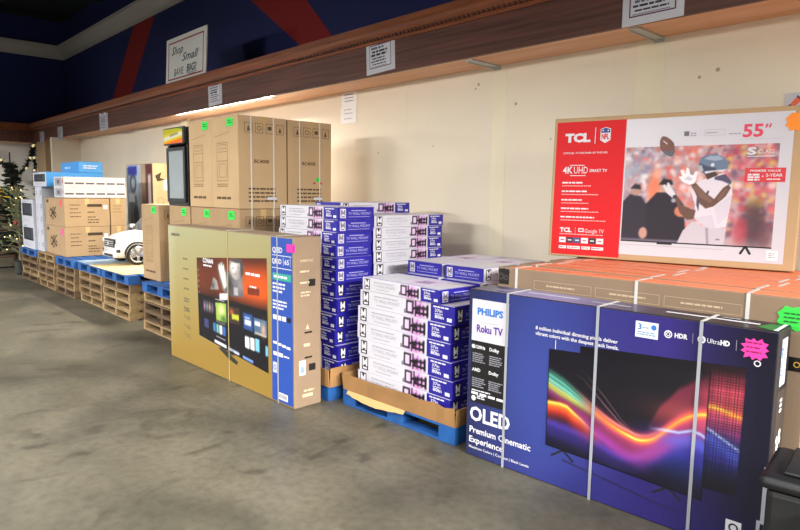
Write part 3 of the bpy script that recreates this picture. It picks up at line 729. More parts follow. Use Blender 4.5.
def m_logo(F, m, u, v, w, h, inv):
    a, b = (WHITE, mat('logo_grey', '6e6c7c', .5)) if inv else (BLACK, LWHITE)
    F.rect(m, u, v, u+w, v+h, a, 1)
    x0, x1 = u+w*.12, u+w*.88; z0, z1 = v+h*.30, v+h*.92; c = (x0+x1)/2; q = (x1-x0)
    F.rect(m, x0, z0, x1, z1, b, 2)
    F.poly(m, [(x0+q*.20, z1), (c, z0+(z1-z0)*.52), (x1-q*.20, z1)], a, 3)
    F.poly(m, [(x0+q*.27, z0), (x1-q*.27, z0), (x1-q*.27, z0+(z1-z0)*.30), (c, z0+(z1-z0)*.12), (x0+q*.27, z0+(z1-z0)*.30)], a, 3)
    F.rect(m, u+w*.18, v+h*.08, u+w*.82, v+h*.22, b, 2)
def mount_carton(L, W, H, inv):
    t = thing('mount_carton', 'x', 'carton')
    b = MB(); b.box(.003, L-.003, .0, W, 0, H, WHITE, .003); b.box(0, .0031, .001, W-.001, .001, H-.001, BLUE); b.box(L-.0031, L, .001, W-.001, .001, H-.001, BLUE); b.build('carton_body', t)
    F = Face((0, 0, 0), (1, 0, 0), (0, 0, 1)); Bk = Face((L, W, 0), (-1, 0, 0), (0, 0, 1)); R = Face((L, 0, 0), (0, 1, 0), (0, 0, 1)); Lf = Face((0, W, 0), (0, -1, 0), (0, 0, 1)); T = Face((0, 0, H), (1, 0, 0), (0, 1, 0))
    m = MB()
    for X in (F, Bk): X.rect(m, L*.775, .002, L-.001, H-.002, BLUE, 1)
    T.rect(m, .002, .002, L-.002, .012, PURP, 1); T.rect(m, .002, W-.012, L-.002, W-.002, PURP, 1); T.rect(m, .002, .012, .012, W-.012, PURP, 1); T.rect(m, L-.012, .012, L-.002, W-.012, PURP, 1)
    m.build('blue_panel', t)
    m = MB()
    for X in (F, Bk): m_logo(X, m, L*.035, H*.1, L*.075, H*.82, False)
    for X in (R, Lf): m_logo(X, m, W*.06, H*.12, W*.15, H*.74, inv)
    m.build('logo_label', t)
    m = MB()
    for X in (F, Bk):
        X.bars(m, L*.17, H*.70, L*.27, H*.07, 1, GREYT, seed=1, ragged=.1); X.text(m, 'TV WALL MOUNT', L*.17, H*.40, H*.2, GREYT, L*.29, 2, 0); X.bars(m, L*.2, H*.2, L*.2, H*.05, 1, GREYT, seed=2, ragged=.1)
        X.bars(m, L*.80, H*.80, L*.15, H*.08, 1, LWHITE, seed=3, ragged=.2); X.text(m, '37in', L*.815, H*.56, H*.16, LWHITE, L*.07, 2, .02); X.text(m, '80in', L*.815, H*.22, H*.18, LWHITE, L*.085, 2, .03); X.rect(m, L*.93, H*.14, L*.975, H*.34, LWHITE, 2); X.bars(m, L*.815, H*.44, L*.08, H*.05, 1, LWHITE, seed=4)
    for X in (R, Lf):
        X.bars(m, W*.36, H*.68, W*.44, H*.06, 1, LAV, seed=5, ragged=.1); X.text(m, 'TV WALL MOUNT', W*.28, H*.38, H*.20, LAV, W*.62, 2, 0); X.bars(m, W*.28, H*.2, W*.62, H*.035, 1, LAV, seed=6, ragged=.05)
    m.build('lettering', t)
    im = mount_pic(40, 14)
    picture('product_picture', F, L*.50, .003, L*.765, H-.003, im, t); picture('product_picture', Bk, L*.50, .003, L*.765, H-.003, im, t)
    im = Img(24, 16, h3('dcdbe2')); im.blob(.5, .5, .45, .45, h3('c9a6d8'), .8); im.rect(.25, .35, .75, .45, h3('6b5a72')); im.rect(.3, .55, .7, .62, h3('7d6a80')); im.rect(.4, .3, .45, .7, h3('5a4a60')); im.rect(.58, .3, .62, .7, h3('5a4a60'))
    picture('top_picture', T, L*.45, W*.15, L*.78, W*.85, im, t)
    return t
ZA = .10+.008
HT, HK = .0815, .1035
thin = mount_carton(.68, .30, HT-.0007, True); thick = mount_carton(.80, .31, HK-.0007, False)
used = set()
def put(proto, loc, rz, label, group):
    if proto.name not in used:
        used.add(proto.name); proto.location = loc; proto.rotation_euler = (0, 0, rz); proto['label'] = label; proto['group'] = group; return proto
    return dup(proto, loc, rz, label, group)
NUM = ['topmost', 'second from top', 'third from top', 'fourth from top', 'fifth from top', 'sixth from top', 'seventh from top', 'eighth from top', 'ninth from top', 'tenth from top', 'eleventh from top', 'bottom']
rj = random.Random(2)
GA = 'television mount cartons on the left blue pallet'; GB = 'television mount cartons on the right blue pallet'
XA, YA = -3.2, 2.42
z = .152
for i in range(12):      # front column of the left pallet: blue ends turned right
    tk = i < 6; Hh = HK if tk else HT; L = .80 if tk else .68
    lab = '%s %s mount carton in the left pallet\'s column of blue carton ends' % (NUM[11-i], 'black-logo' if tk else 'white-logo')
    dx = [.03, .025, 0, .012, .02, -.0, .005, .012, .0, .006, .022, .03][i]
    put(thick if tk else thin, (XA-L+dx, YA+rj.uniform(-.004, .004), z), 0, lab, GA); z += Hh
z = .152
for i in range(11):      # rear column: long white faces turned right
    tk = i < 7; Hh = HK if tk else HT; n = 10-i
    dx = rj.uniform(-.01, .01)
    if i < 5:
        put(thick if tk else thin, (XA+dx, 2.745, z), PI/2, 'mount carton buried low in the rear of the left pallet\'s stack', GA)
    else:
        put(thick if tk else thin, (XA+dx, 2.745, z), PI/2, '%s mount carton in the left pallet\'s rear column, long white side showing' % NUM[n], GA)
    z += Hh
zt = z
put(thin, (XA-.34, 2.72, zt), PI/2, 'mount carton topmost of the left pallet, set back behind the blue ends', GA)
for i in range(2):
    pass
z = .152
for i in range(11):      # second rear column under the topmost one
    tk = i < 7
    put(thick if tk else thin, (XA-.34, 2.745, z), PI/2, 'mount carton in the hidden inner column of the left pallet\'s stack', GA); z += HK if tk else HT
# right pallet
XB, YB = -3.01, 2.46
z = .132
for i in range(7):
    tk = i < 6
    lab = '%s mount carton of the right pallet\'s front column, white side to aisle' % (NUM[6-i] if i else 'bottom')
    if tk: put(thick, (XB+rj.uniform(-.012, .012), YB+rj.uniform(-.004, .004), z), 0, lab, GB); z += HK
    else: put(thin, (XB+.035, YB-.0, z), -.02, lab, GB)
zb = z+HT
z = .132
for i in range(7):
    tk = i < 6
    for j, x in enumerate((-2.645, -2.31)):
        lab = 'mount carton in the hidden rear rows of the right pallet\'s stack'
        if i == 6: lab = 'mount carton just under the %s crosswise carton on the right pallet' % ('left' if j == 0 else 'right')
        put(thick if tk else thin, (x, 2.80, z), PI/2, lab, GB)
    z += HK if tk else HT
put(thin, (-2.665, 2.85, z), PI/2+.02, 'left of two crosswise mount cartons on top of the right pallet', GB)
put(thin, (-2.335, 2.86, z), PI/2+.05, 'right of two crosswise mount cartons on top of the right pallet', GB)
# blue pallets and cardboard trays below
pallet(-4.12, 2.35, 0, .94, 1.26, .10, 'b', 'blue pallet on the floor under the left mount-carton stack')
pl = pallet(-3.09, 2.40, 0, .94, 1.26, .10, 'b', 'blue pallet on the floor under the right mount-carton stack'); pl.rotation_euler = (0, 0, .035)
def tray(W, D, hts, loc, rz, label, zbase):
    t = thing('cardboard_tray', label, 'tray', loc, (0, 0, rz), 'cardboard trays on the blue pallets')
    m = MB(); m.box(0, W, 0, D, 0, zbase, KRAFTD); m.build('tray_bottom', t)
    r = random.Random(int(W*100)); tk = .006
    for (p, q, nrm) in (((0, 0), (W, 0), (0, -1)), ((W, 0), (W, D), (1, 0)), ((W, D), (0, D), (0, 1)), ((0, D), (0, 0), (-1, 0))):
        m = MB(); n = 14; vs = []
        for i in range(n+1):
            f = i/n; x = p[0]*(1-f)+q[0]*f; y = p[1]*(1-f)+q[1]*f; o = r.uniform(-.004, .006); h_ = hts*r.uniform(.93, 1.05)
            for (k, zz) in ((0, .0), (tk, .0), (tk+o+.008, h_), (o+.008, h_)): vs.append((x+nrm[0]*k, y+nrm[1]*k, zz))
        fs = []
        for i in range(n):
            a = i*4; b = a+4
            for k in range(4): fs.append((a+k, b+k, b+(k+1) % 4, a+(k+1) % 4))
        fs += [(0, 1, 2, 3), (n*4+3, n*4+2, n*4+1, n*4)]
        m.add(vs, fs, KRAFTD); m.build('tray_wall', t)
    # torn bottom lip hanging over the pallet edge
    m = MB(); vs = []; n = 16
    for i in range(n+1):
        x = W*(.05+.55*i/n); d = .012+.02*math.sin(PI*i/n)+r.uniform(0, .006); vs += [(x, -.008, .0), (x, -.012-d*.6, -.004-d)]
    m.add(vs, [(2*i, 2*i+2, 2*i+3, 2*i+1) for i in range(n)], mat('kraft_torn', 'c29b66', .9)); m.build('torn_lip', t)
    return t
tray(.90, 1.24, .125, (-4.06, 2.345, .1005), 0, 'torn brown cardboard tray around the left mount-carton stack', .05)
tray(.93, 1.22, .105, (-3.085, 2.405, .1005), .035, 'long brown cardboard tray around the right mount-carton stack', .03)

# ================================================================== GOLD TELEVISION CARTON
def gold_carton():
    L, H, D = 1.76, 1.079, .207
    t = thing('television_carton', 'gold large television carton with blue stripe and film-screen picture, standing on floor', 'carton', (-4.952, 2.0596, 0), (0, 0, .022))
    carton_body(L, D, H, KRAFT3, t, False, bev=.008)
    F = Face((0, 0, 0), (1, 0, 0), (0, 0, 1)); R = Face((L, 0, 0), (0, 1, 0), (0, 0, 1))
    im = Img(60, 40); G = np.array(h3('a89a58')); P_ = np.array(h3('b9ae80'))
    f = np.clip((1-im.T)*1.05+im.S*.25, 0, 1)[..., None]; top = np.array(h3('9d9d7a')); bot = np.array(h3('8f7332')); im.C = top*(1-f)+bot*f
    sil = np.clip((.09-im.S)/.09, 0, 1)[..., None]*.5*(im.T[..., None]); im.C = im.C*(1-sil)+np.array(h3('b9b7a2'))*sil
    picture('gold_panel', F, .006, .006, L-.006, H-.008, im, t, print_mat('printed_satin', .6), 1)
    b = mat('stripe_blue', '2048a0', .5); m = MB(); F.rect(m, 1.512, .012, 1.748, H-.01, b, 2); m.build('blue_stripe', t)
    # picture of the set
    im = Img(110, 90, h3('121015'), 2)
    g = np.clip((im.T-.5)/.16, 0, 1); s_ = np.exp(-((im.S-.85)/.55)**2); 
    im.C = im.C*(1-(g*s_)[..., None])+np.array(h3('cf5218'))*(g*s_)[..., None]
    im.blob(.05, .75, .25, .3, h3('7a3216'), .7); im.blob(.85, 1.0, .5, .12, h3('2a1512'), .8)
    grey = h3('b7b4b2'); dk = h3('2c2a2c')
    im.poly([(.40, .64), (.35, .78), (.33, .92), (.41, .955), (.46, .85), (.49, .84), (.51, .97), (.66, .985), (.71, .91), (.67, .83), (.69, .63), (.55, .6)], h3('6b6868'))
    im.poly([(.42, .66), (.37, .80), (.345, .88), (.355, .94), (.375, .90), (.385, .955), (.405, .90), (.425, .93), (.43, .87), (.45, .82), (.47, .70)], h3('cfcbc8'))      # raised hand and sleeve
    im.ell(.595, .88, .082, .10, h3('a39e9a')); im.blob(.57, .90, .05, .06, h3('efebe6'), .95); im.blob(.66, .84, .04, .07, h3('6a6664'), .8); im.poly([(.51, .98), (.66, .99), (.71, .92), (.66, .94), (.56, .95)], h3('4a4546'))  # head and hair
    im.blob(.560, .893, .016, .009, dk, .7); im.blob(.622, .900, .012, .008, dk, .5); im.blob(.585, .835, .02, .007, h3('5e4a48'), .7); im.poly([(.65, .97), (.70, .93), (.70, .85), (.66, .80), (.655, .9)], h3('3c383a'), .8); im.poly([(.595, .89), (.61, .85), (.59, .85)], h3('9a9594'))
    im.poly([(.5, .8), (.56, .7), (.62, .76), (.68, .68), (.69, .62), (.5, .6)], h3('55525a')); im.rect(.56, .62, .62, .70, h3('a9a5a6')); im.blob(.64, .72, .05, .08, h3('8e8a8c'), .7); im.blob(.5, .72, .04, .1, h3('2e2c30'), .8)
    im.poly([(.21, .625), (.263, .776), (.317, .74), (.342, .644)], h3('8f8b8a')); im.blob(.25, .68, .03, .05, dk, .7)
    im.C *= (1-np.clip((.56-im.T)/.06, 0, 1)*np.clip(1-(im.S-1.2), 0, 1)*.94)[..., None] if True else 1
    im.mix(np.clip((.56-im.T)/.04, 0, 1)*1., h3('100f14'))
    im.poly([(.747, .721), (.902, .728), (.9, .662), (.745, .654)], h3('6e2a16')); im.poly([(.352, .603), (.467, .622), (.464, .554), (.349, .533)], h3('e4e2e0'))
    im.poly([(.282, .49), (.443, .51), (.442, .306), (.291, .292)], h3('8fae4a')); im.blob(.37, .42, .04, .06, h3('d8d9a0')); im.blob(.40, .33, .04, .04, h3('3f6a2a'))
    im.poly([(.46, .49), (.63, .50), (.63, .33), (.46, .32)], h3('3a2a22')); im.blob(.52, .44, .03, .03, h3('b0562a')); im.poly([(.525, .421), (.618, .427), (.617, .375), (.523, .368)], h3('b4b83a'))
    im.poly([(.084, .484), (.261, .473), (.255, .355), (.086, .345)], h3('2a2530'))
    for k, c in enumerate(('a87a8e', '6f8a9a', 'b09a6a', '7a5a8a')): im.blob(.11+.04*k, .41, .014, .05, h3(c))
    im.poly([(.678, .471), (.807, .474), (.803, .318), (.683, .319)], h3('2a4a86')); im.rect(.70, .36, .78, .41, h3('c3cce0')); im.rect(.70, .42, .77, .44, h3('9ab0d8'))
    im.poly([(.817, .454), (.98, .458), (.982, .311), (.822, .301)], h3('45607e')); im.rect(.83, .39, .9, .43, h3('c9d2dc')); im.blob(.94, .37, .03, .06, h3('c09a80')); im.rect(.83, .31, .975, .33, h3('b5a68c'))
    for k, c in enumerate(('3d69a8', '62a8a0', 'd9dcdc', '3a62b0')): im.rect(.236+.049*k, .15, .276+.049*k, .248, h3(c))
    for k, c in enumerate(('e8e8ea', 'dfe3e6', '74b6da')): im.rect(.70+.066*k, .14+.006*k, .755+.066*k, .25+.008*k, h3(c))
    im.rect(.095, .15, .165, .256, h3('3a3f6a')); im.rect(.965, .15, .995, .24, h3('6ab0cc')); im.rect(.25, .02, .43, .055, h3('c9cdd8')); im.rect(.455, .02, .615, .05, h3('b9c2da')); im.rect(.665, .015, .80, .045, h3('6a8ad0'))
    for y in (.52, .27, .1): im.rect(.28, y, .42, y+.012, h3('8d8a90'))
    for k in range(5): im.rect(.018, .55+.07*k, .03, .575+.07*k, h3('8a8080'))
    su0, su1, sv0, sv1 = .495, 1.466, .215, .892
    # the printed set is drawn in perspective: narrower at its left
    ob = picture('screen_picture', F, 0, 0, 1, 1, im, t, print_mat('printed_satin', .6), 3)
    me = ob.data; n = len(me.vertices); co = np.empty(n*3); me.vertices.foreach_get('co', co); co = co.reshape(-1, 3)
    u, v = co[:, 0].copy(), co[:, 2].copy()
    tl, tr, br, bl = np.array((.491, .852)), np.array((1.461, .927)), np.array((1.47, .169)), np.array((.507, .26))
    q = ((1-u)*v)[:, None]*tl+(u*v)[:, None]*tr+(u*(1-v))[:, None]*br+((1-u)*(1-v))[:, None]*bl
    co[:, 0], co[:, 2] = q[:, 0], q[:, 1]; me.vertices.foreach_set('co', co.ravel()); me.update()
    m = MB(); F.poly(m, [(.80, .215), (.87, .233), (1.08, .165), (1.06, .14), (.94, .165)], mat('stand_dark', '2a2820', .5), 3); F.poly(m, [(.93, .245), (1.02, .24), (1.03, .2), (.94, .2)], MATS['stand_dark'], 3)
    m.build('stand_picture', t)
    m = MB(); F.text(m, 'CONAN', .592, .826, .032, LWHITE, .155, 5, .03); F.bars(m, .60, .80, .13, .012, 1, LWHITE, l=5, seed=2, ragged=.05)
    F.text(m, 'TEAM COCO', 1.2, .80, .018, LWHITE, .18, 5, .01) if False else F.bars(m, 1.2, .795, .18, .018, 1, LWHITE, l=5, seed=3, ragged=.05); F.bars(m, 1.25, .715, .09, .012, 1, LWHITE, l=5, seed=4)
    m.build('screen_lettering', t); m = MB()
    dkg = mat('gold_ink', '6b6248', .6)
    F.text(m, 'SAMSUNG', .06, .995, .022, mat('logo_ink', '4d4a40', .6), .15, 3, .02)
    m.build('maker_lettering', t); m = MB()
    for i in range(6): F.bars(m, .26, .82-.078*i, .10, .012, 1 if i < 4 else 2, dkg, .02, l=3, seed=10+i)
    for i in range(4):
        F.ring(m, .27, .44-.07*i, .014, .004, dkg, 3, 10); F.bars(m, .30, .435-.07*i, .07, .009, 2, dkg, .016, l=3, seed=20+i)
    m.build('small_print', t); m = MB()
    F.text(m, 'QLED', 1.53, .975, .032, LWHITE, .11, 4, .02); F.rect(m, 1.53, .955, 1.74, .959, LWHITE, 4)
    F.text(m, 'Q80D', 1.525, .905, .030, LWHITE, .105, 4, .02); F.text(m, '65', 1.664, .905, .030, LWHITE, .048, 4, .015); F.rect(m, 1.65, .895, 1.653, .95, LWHITE, 4); F.rect(m, 1.725, .895, 1.728, .95, LWHITE, 4); F.rect(m, 1.525, .875, 1.74, .879, LWHITE, 4)
    m.build('title_lettering', t); m = MB()
    F.bars(m, 1.53, .77, .14, .012, 3, LWHITE, .024, l=4, seed=31); F.bars(m, 1.53, .66, .16, .011, 3, LWHITE, .022, l=4, seed=32)
    for i in range(4): F.rect(m, 1.53+.052*i, .545, 1.572+.052*i, .575, LWHITE if i < 3 else BLACK, 4)
    for i in range(4): F.rect(m, 1.53+.05*i, .385-.004*i, 1.573+.05*i, .402-.004*i, LWHITE, 4)
    m.build('feature_lettering', t); m = MB()
    F.rect(m, 1.53, .31, 1.64, .335, LWHITE, 4); F.bars(m, 1.65, .315, .07, .01, 1, LWHITE, l=4, seed=33)
    m.build('stripe_lettering', t); m = MB()
    F.rect(m, 1.525, .195, 1.572, .265, mat('badge_pale', 'b9c3d8', .5), 4); F.ring(m, 1.548, .23, .016, .005, b, 5, 12); F.rect(m, 1.585, .03, 1.69, .075, LWHITE, 4)
    for i in range(9): F.rect(m, 1.595+.01*i, .04, 1.599+.01*i, .068, BLACK, 5)
    m.build('barcode_label', t)
    m = MB(); F.rect(m, 1.53, .80, 1.735, .845, mat('stripe_green', '2f9a86', .4), 4); F.text(m, 'Smart TV', 1.55, .813, .018, LWHITE, .12, 5, .02) if False else F.bars(m, 1.545, .815, .15, .015, 1, LWHITE, l=5, seed=8, ragged=.1); m.build('green_band', t)
    m = MB(); m.box(1.69, 1.757, -.004, -.0032, .985, 1.035, MAGS); m.box(1.7605, 1.7612, .0, .012, .985, 1.035, MAGS); m.build('price_sticker', t)
    m = MB(); hm = DARKHOLE
    for (v, w_, h_) in ((.765, .062, .055), (.115+.11, .062, .055)):
        x0 = .105; m.box(L-.02, L+.0012, x0, x0+w_, v, v+h_, hm, .008)
    for v in (.47, .36-.05): m.box(L-.02, L+.0012, .075, .14, v, v+.018, hm, .006)
    m.build('hand_hole', t)
    m = MB(); R.text(m, 'SAMSUNG', .045, .925, .016, INKW, .1, 2, .01); R.bars(m, .045, .86, .07, .012, 1, INKW, seed=1); R.bars(m, .045, .79, .1, .012, 1, INKW, seed=2); R.bars(m, .05, .73, .08, .01, 2, INKW, .02, seed=3)
    R.poly(m, [(.085, .50), (.115, .50), (.1, .535)], INKW, 2); R.bars(m, .07, .39, .06, .02, 1, INKW, seed=5); R.bars(m, .06, .065, .11, .02, 1, INKW, seed=6); R.bars(m, .07, .1, .09, .012, 1, INKW, seed=7); m.build('side_lettering', t)
    m = MB(); R.rect(m, .035, .21, .085, .305, WHITE, 2); R.poly(m, [(.045, .225), (.075, .225), (.07, .26), (.05, .27)], mat('label_blue', '7d9ab8', .5), 3); R.frame(m, .045, .275, .075, .295, .003, MATS['label_blue'], 3); m.build('shipping_label', t)
    for u in (.96, 1.585):
        s = MB(); w_ = .003 if u < 1 else .006; s.box(u-w_, u+w_, -.005, -.0035, 0, H+.0015, mat('strap_clear', 'b9ae78', .3) if u < 1 else STRAPG); s.box(u-.006, u+.006, -.005, D+.002, H, H+.0016, STRAP); s.box(u-.006, u+.006, D+.0005, D+.002, 0, H+.0016, STRAP); s.build('strap', t)
gold_carton()

# ================================================================== BLUE TELEVISION CARTON
def blue_carton():
    L, H, D = 1.386, .876, .19
    t = thing('television_carton', 'dark blue OLED television carton with colourful wave picture, standing in front', 'carton', (-2.056, 2.410, 0), (0, 0, .06))
    dkb = mat('carton_navy', '23285a', .4, noise=.1, nscale=5); b = MB(); b.box(0, L, 0, D, 0, H, mat('carton_near_black', '14131f', .4), .005); b.build('carton_body', t)
    F = Face((0, 0, 0), (1, 0, 0), (0, 0, 1)); R = Face((L, 0, 0), (0, 1, 0), (0, 0, 1)); T = Face((0, 0, H), (1, 0, 0), (0, 1, 0))
    im = Img(90, 60); S, Tt = im.S, im.T
    navy, blue, vio, dark = (np.array(h3(c)) for c in ('252a4e', '313a7c', '322874', '110f24'))
    f = np.clip(S/.30, 0, 1)[..., None]; C = navy*(1-f)+blue*f
    g = np.clip((S-.35)/.35, 0, 1)[..., None]; C = C*(1-g)+vio*g
    k = np.clip((S-.72)/.24, 0, 1)[..., None]; C = C*(1-k)+dark*k
    q = np.clip((.25-Tt)/.25, 0, 1)[..., None]*np.clip(S/.3, 0, 1)[..., None]*.35; C = C*(1-q)+np.array(h3('332a78'))*q
    im.C = C; im.blob(.28, .55, .18, .55, h3('3a4a96'), .7)
    picture('front_panel', F, .004, .004, L-.004, H-.004, im, t, print_mat('printed_gloss', .3), 1)
    im = Img(60, 12); g = np.clip((im.S-.35)/.4, 0, 1)[..., None]; im.C = np.array(h3('8d84b8'))*(1-g)+np.array(h3('1d1a2c'))*g; gl = np.clip((.2-im.S)/.2, 0, 1)[..., None]; im.C = im.C*(1-gl)+np.array(h3('2c2c40'))*gl
    picture('top_panel', T, .004, .004, L-.004, D-.004, im, t, print_mat('printed_gloss', .3), 1)
    # dotted second panel behind the set
    def wave(im, dots):
        im.C[:] = np.array(h3('15131c'))
        A, Bq = im.S, im.T
        main = [(-.1, .43), (.019, .437), (.10, .445), (.148, .435), (.201, .385), (.253, .345), (.333, .268), (.488, .173), (.7, .06), (1.1, -.1)]
        rib = [(-.1, .78), (.009, .724), (.121, .653), (.238, .556), (.331, .478), (.42, .405), (.50, .36), (.621, .32), (.70, .355), (.745, .415), (.80, .50), (.855, .58), (.94, .651), (1.02, .67), (1.2, .60)]
        hill = [(.55, .2), (.639, .391), (.739, .68), (.837, .851), (.975, .983), (1.2, 1.)]
        deep = [(0, .25), (.3, .22), (.5, .12), (.62, .16), (.72, .30), (.80, .42), (.86, .45), (.95, .42), (1.2, .30)]
        # red glow under hill on the right
        xs, ys = zip(*hill); hy = np.interp(A, xs, ys); below = np.clip((hy-Bq)/.05, 0, 1)*np.clip((Bq-.35-(A-.7)*.9)/.25, 0, 1)*np.clip((A-.55)/.2, 0, 1)
        im.mix(below*np.clip((A-.9)*4, .45, .9), h3('c83c5c')); im.blob(1.12, .92, .16, .30, h3('d84a60'), .9, 4); im.blob(1.1, .62, .3, .10, h3('e06a50'), .8)
        im.mix(np.clip(1-abs(Bq-.3)/.3, 0, 1)*np.clip((A-.55)/.2, 0, 1)*.75*np.clip((.55-Bq)/.1, 0, 1), h3('2a3aa0'))
        im.curve(deep, .05, h3('4a3aa8'), .8); im.curve([(x, y-.09) for x, y in deep], .08, h3('3b2f96'), .55)
        im.curve([(x, y+.03) for x, y in rib], .03, h3('e0553c'), .75, wl=.10) 
        left = np.clip((.42-A)/.25, 0, 1)
        im.curve([(x, y-.14) for x, y in rib], .07, h3('b0408a'), .6)
        # teal left ribbon
        for off, c, a, w in ((.0, '2f8f80', .9, .05), (-.05, '58c0b0', .8, .025), (-.10, 'a8c04a', .8, .03), (.04, '1f6a5c', .7, .035), (.015, '8fd8c8', .6, .008), (-.03, 'b8e0c0', .6, .007), (-.075, 'd8d070', .6, .01)):
            xs, ys = zip(*rib); c_ = np.interp(A, xs, ys)+off*np.clip((.45-A)/.35, 0, 1); im.mix(np.exp(-((Bq-c_)/w)**2)*a*left, h3(c))
        im.curve(main, .05, h3('e05a2a'), .0)
        for off, c, a, w in ((-.05, 'b8302c', .85, .08), (-.02, 'e0582a', .9, .04), (.008, 'f0982a', .95, .024), (.018, 'f7d86a', .9, .012)):
            xs, ys = zip(*main); c_ = np.interp(A, xs, ys)+off; im.mix(np.exp(-((Bq-c_)/w)**2)*a*np.clip((.40-A)/.22, 0, 1), h3(c))
        im.curve([(x, y-.0) for x, y in main], .05, h3('a03a98'), .0)
        xs, ys = zip(*main); c_ = np.interp(A, xs, ys); im.mix(np.exp(-((Bq-c_-.02)/.05)**2)*.75*np.clip((A-.18)/.2, 0, 1)*np.clip((.75-A)/.3, 0, 1), h3('9a3aa0'))
        xs, ys = zip(*rib); k2 = np.convolve(np.pad(np.interp(np.linspace(-.2, 1.2, 500), xs, ys), 12, 'edge'), np.ones(25)/25, 'valid'); c_ = np.interp(A, np.linspace(-.2, 1.2, 500), k2)
        bright = np.clip((A-.22)/.2, 0, 1)
        im.mix(np.exp(-((Bq-c_+.02)/.085)**2)*.7*bright, h3('b23a78')); im.mix(np.exp(-((Bq-c_)/.030)**2)*.95*bright, h3('f08038')); im.mix(np.exp(-((Bq-c_-.004)/.010)**2)*.95*np.exp(-((A-.60)/.12)**2), h3('fbe36a')); im.mix(np.exp(-((Bq-c_-.004)/.012)**2)*.9*np.exp(-((A-1.02)/.16)**2), h3('fbd45a'))
        im.mix(np.exp(-((Bq-c_-.045)/.010)**2)*.5*np.exp(-((A-.5)/.18)**2), h3('f3c9a8'))
        blue = [(.70, .44), (.771, .452), (.85, .46), (.92, .50), (.97, .49), (1.03, .44), (1.2, .3)]
        im.mix(np.exp(-((Bq-np.interp(A, *zip(*[(x, y+.02) for x, y in blue])))/.012)**2)*.85*np.clip((A-.68)/.1, 0, 1), h3('b8d4f8'))
        im.mix(np.exp(-((Bq-np.interp(A, *zip(*blue))+.05)/.06)**2)*.55*np.clip((A-.68)/.15, 0, 1), h3('4a66d0'))
        for o_, a_ in ((.10, .5), (.17, .35)):
            xs, ys = (.1, .25, .4, .5, .6), (.8+o_*.3, .66+o_, .46+o_, .38+o_*.6, .36)
            im.mix(np.exp(-((Bq-np.interp(A, xs, ys))/.006)**2)*a_*np.exp(-((A-.42)/.16)**2), h3('e8b8b0'))
        im.mix(np.clip((Bq-.82)/.16, 0, 1)*.85*(A > .93), h3('0d0b12')); im.mix(np.clip((.16-Bq)/.2, 0, 1)*.85, h3('17152a')); im.mix(np.clip((Bq-.74)/.2, 0, 1)*.9*np.clip((.8-A)/.3, 0, 1), h3('12101a'))
        if dots:
            gx = np.abs(((A*48) % 1)-.5); gy = np.abs(((Bq*36) % 1)-.5); im.mix(((gx < .17) | (gy < .17))*.55, h3('0c0a12'))
    s = MB(); tlq = (.47, .649), (1.169, .687), (1.168, .162), (.47, .187)
    def warp(ob, tl, tr, br, bl, l):
        me = ob.data; n = len(me.vertices); co = np.empty(n*3); me.vertices.foreach_get('co', co); co = co.reshape(-1, 3); u, v = co[:, 0].copy(), co[:, 2].copy()
        q = ((1-u)*v)[:, None]*np.array(tl)+(u*v)[:, None]*np.array(tr)+(u*(1-v))[:, None]*np.array(br)+((1-u)*(1-v))[:, None]*np.array(bl)
        co[:, 0], co[:, 2] = q[:, 0], q[:, 1]; me.vertices.foreach_set('co', co.ravel()); me.update()
    im = Img(190, 120, ss=2); im.S = (.623-.47+im.S*(1.292-.623))/.699; im.T = im.T*1.07-.04
    wave(im, False); gx = np.abs(((im.S*70) % 1)-.5); gy = np.abs(((im.T*46) % 1)-.5); im.mix(((gx > .36) | (gy > .36))*.6, h3('08070c'))
    ob = picture('pixel_panel_picture', F, 0, 0, 1, 1, im, t, print_mat('printed_gloss', .3), 2); warp(ob, (.623, .689), (1.292, .726), (1.287, .222), (.623, .19), 2)
    im = Img(220, 150, ss=2); wave(im, False); im.mix(((im.S < .006) | (im.S > .994) | (im.T > .99) | (im.T < .012))*1., h3('0e0d12'))
    ob = picture('screen_picture', F, 0, 0, 1, 1, im, t, print_mat('printed_gloss', .3), 4); warp(ob, (.47, .649), (1.169, .687), (1.168, .162), (.47, .187), 4)
    m = MB(); fk = mat('foot_dark', '16151f', .5)
    for (u, v, k) in ((.56, .186, 1), (1.035, .172, 1)):
        F.line(m, (u, v), (u-.058, v-.042), .009, fk, 3); F.line(m, (u, v), (u+.055, v-.04), .009, fk, 3)
    F.poly(m, [(.56, .135), (1.08, .075), (1.08, .082), (.56, .145)], mat('shade_print', '231f52', .5), 2); m.build('stand_picture', t)
    m = MB(); F.rect(m, .022, .614, .242, .828, WHITE, 2); m.build('white_panel', t)
    m = MB(); F.rect(m, .022, .290, .242, .614, BLACK, 2); m.build('black_panel', t)
    m = MB(); pb = mat('lettering_blue', '2a72c4', .5); pv = mat('lettering_violet', '5a2f96', .5)
    F.text(m, 'PHILIPS', .055, .752, .032, pb, .155, 3, .045); F.rect(m, .075, .712, .18, .714, GREYT, 3); F.text(m, 'Roku TV', .053, .662, .036, pv, .158, 3, .035)
    m.build('maker_lettering', t); m = MB()
    for (u, v, s_) in ((.05, .575, '120Hz'), (.135, .575, 'Dolby'), (.03, .455, 'AMD'), (.135, .455, 'Dolby')): F.text(m, s_, u, v, .016, LWHITE, None, 3, .03)
    F.disc(m, .036, .583, .011, LWHITE, 3, 14)
    for (u, v) in ((.032, .545), (.135, .545), (.032, .415), (.135, .415)): F.bars(m, u, v, .085, .0055, 5, mat('small_print_grey', '8a8a94', .6), .0105, l=3, seed=int(u*999+v*100))
    F.bars(m, .032, .352, .16, .006, 1, LWHITE, l=3, seed=2)
    for i in range(4): F.rect(m, .03+.052*i, .333-.001*i, .072+.052*i, .346-.001*i, LWHITE, 3)
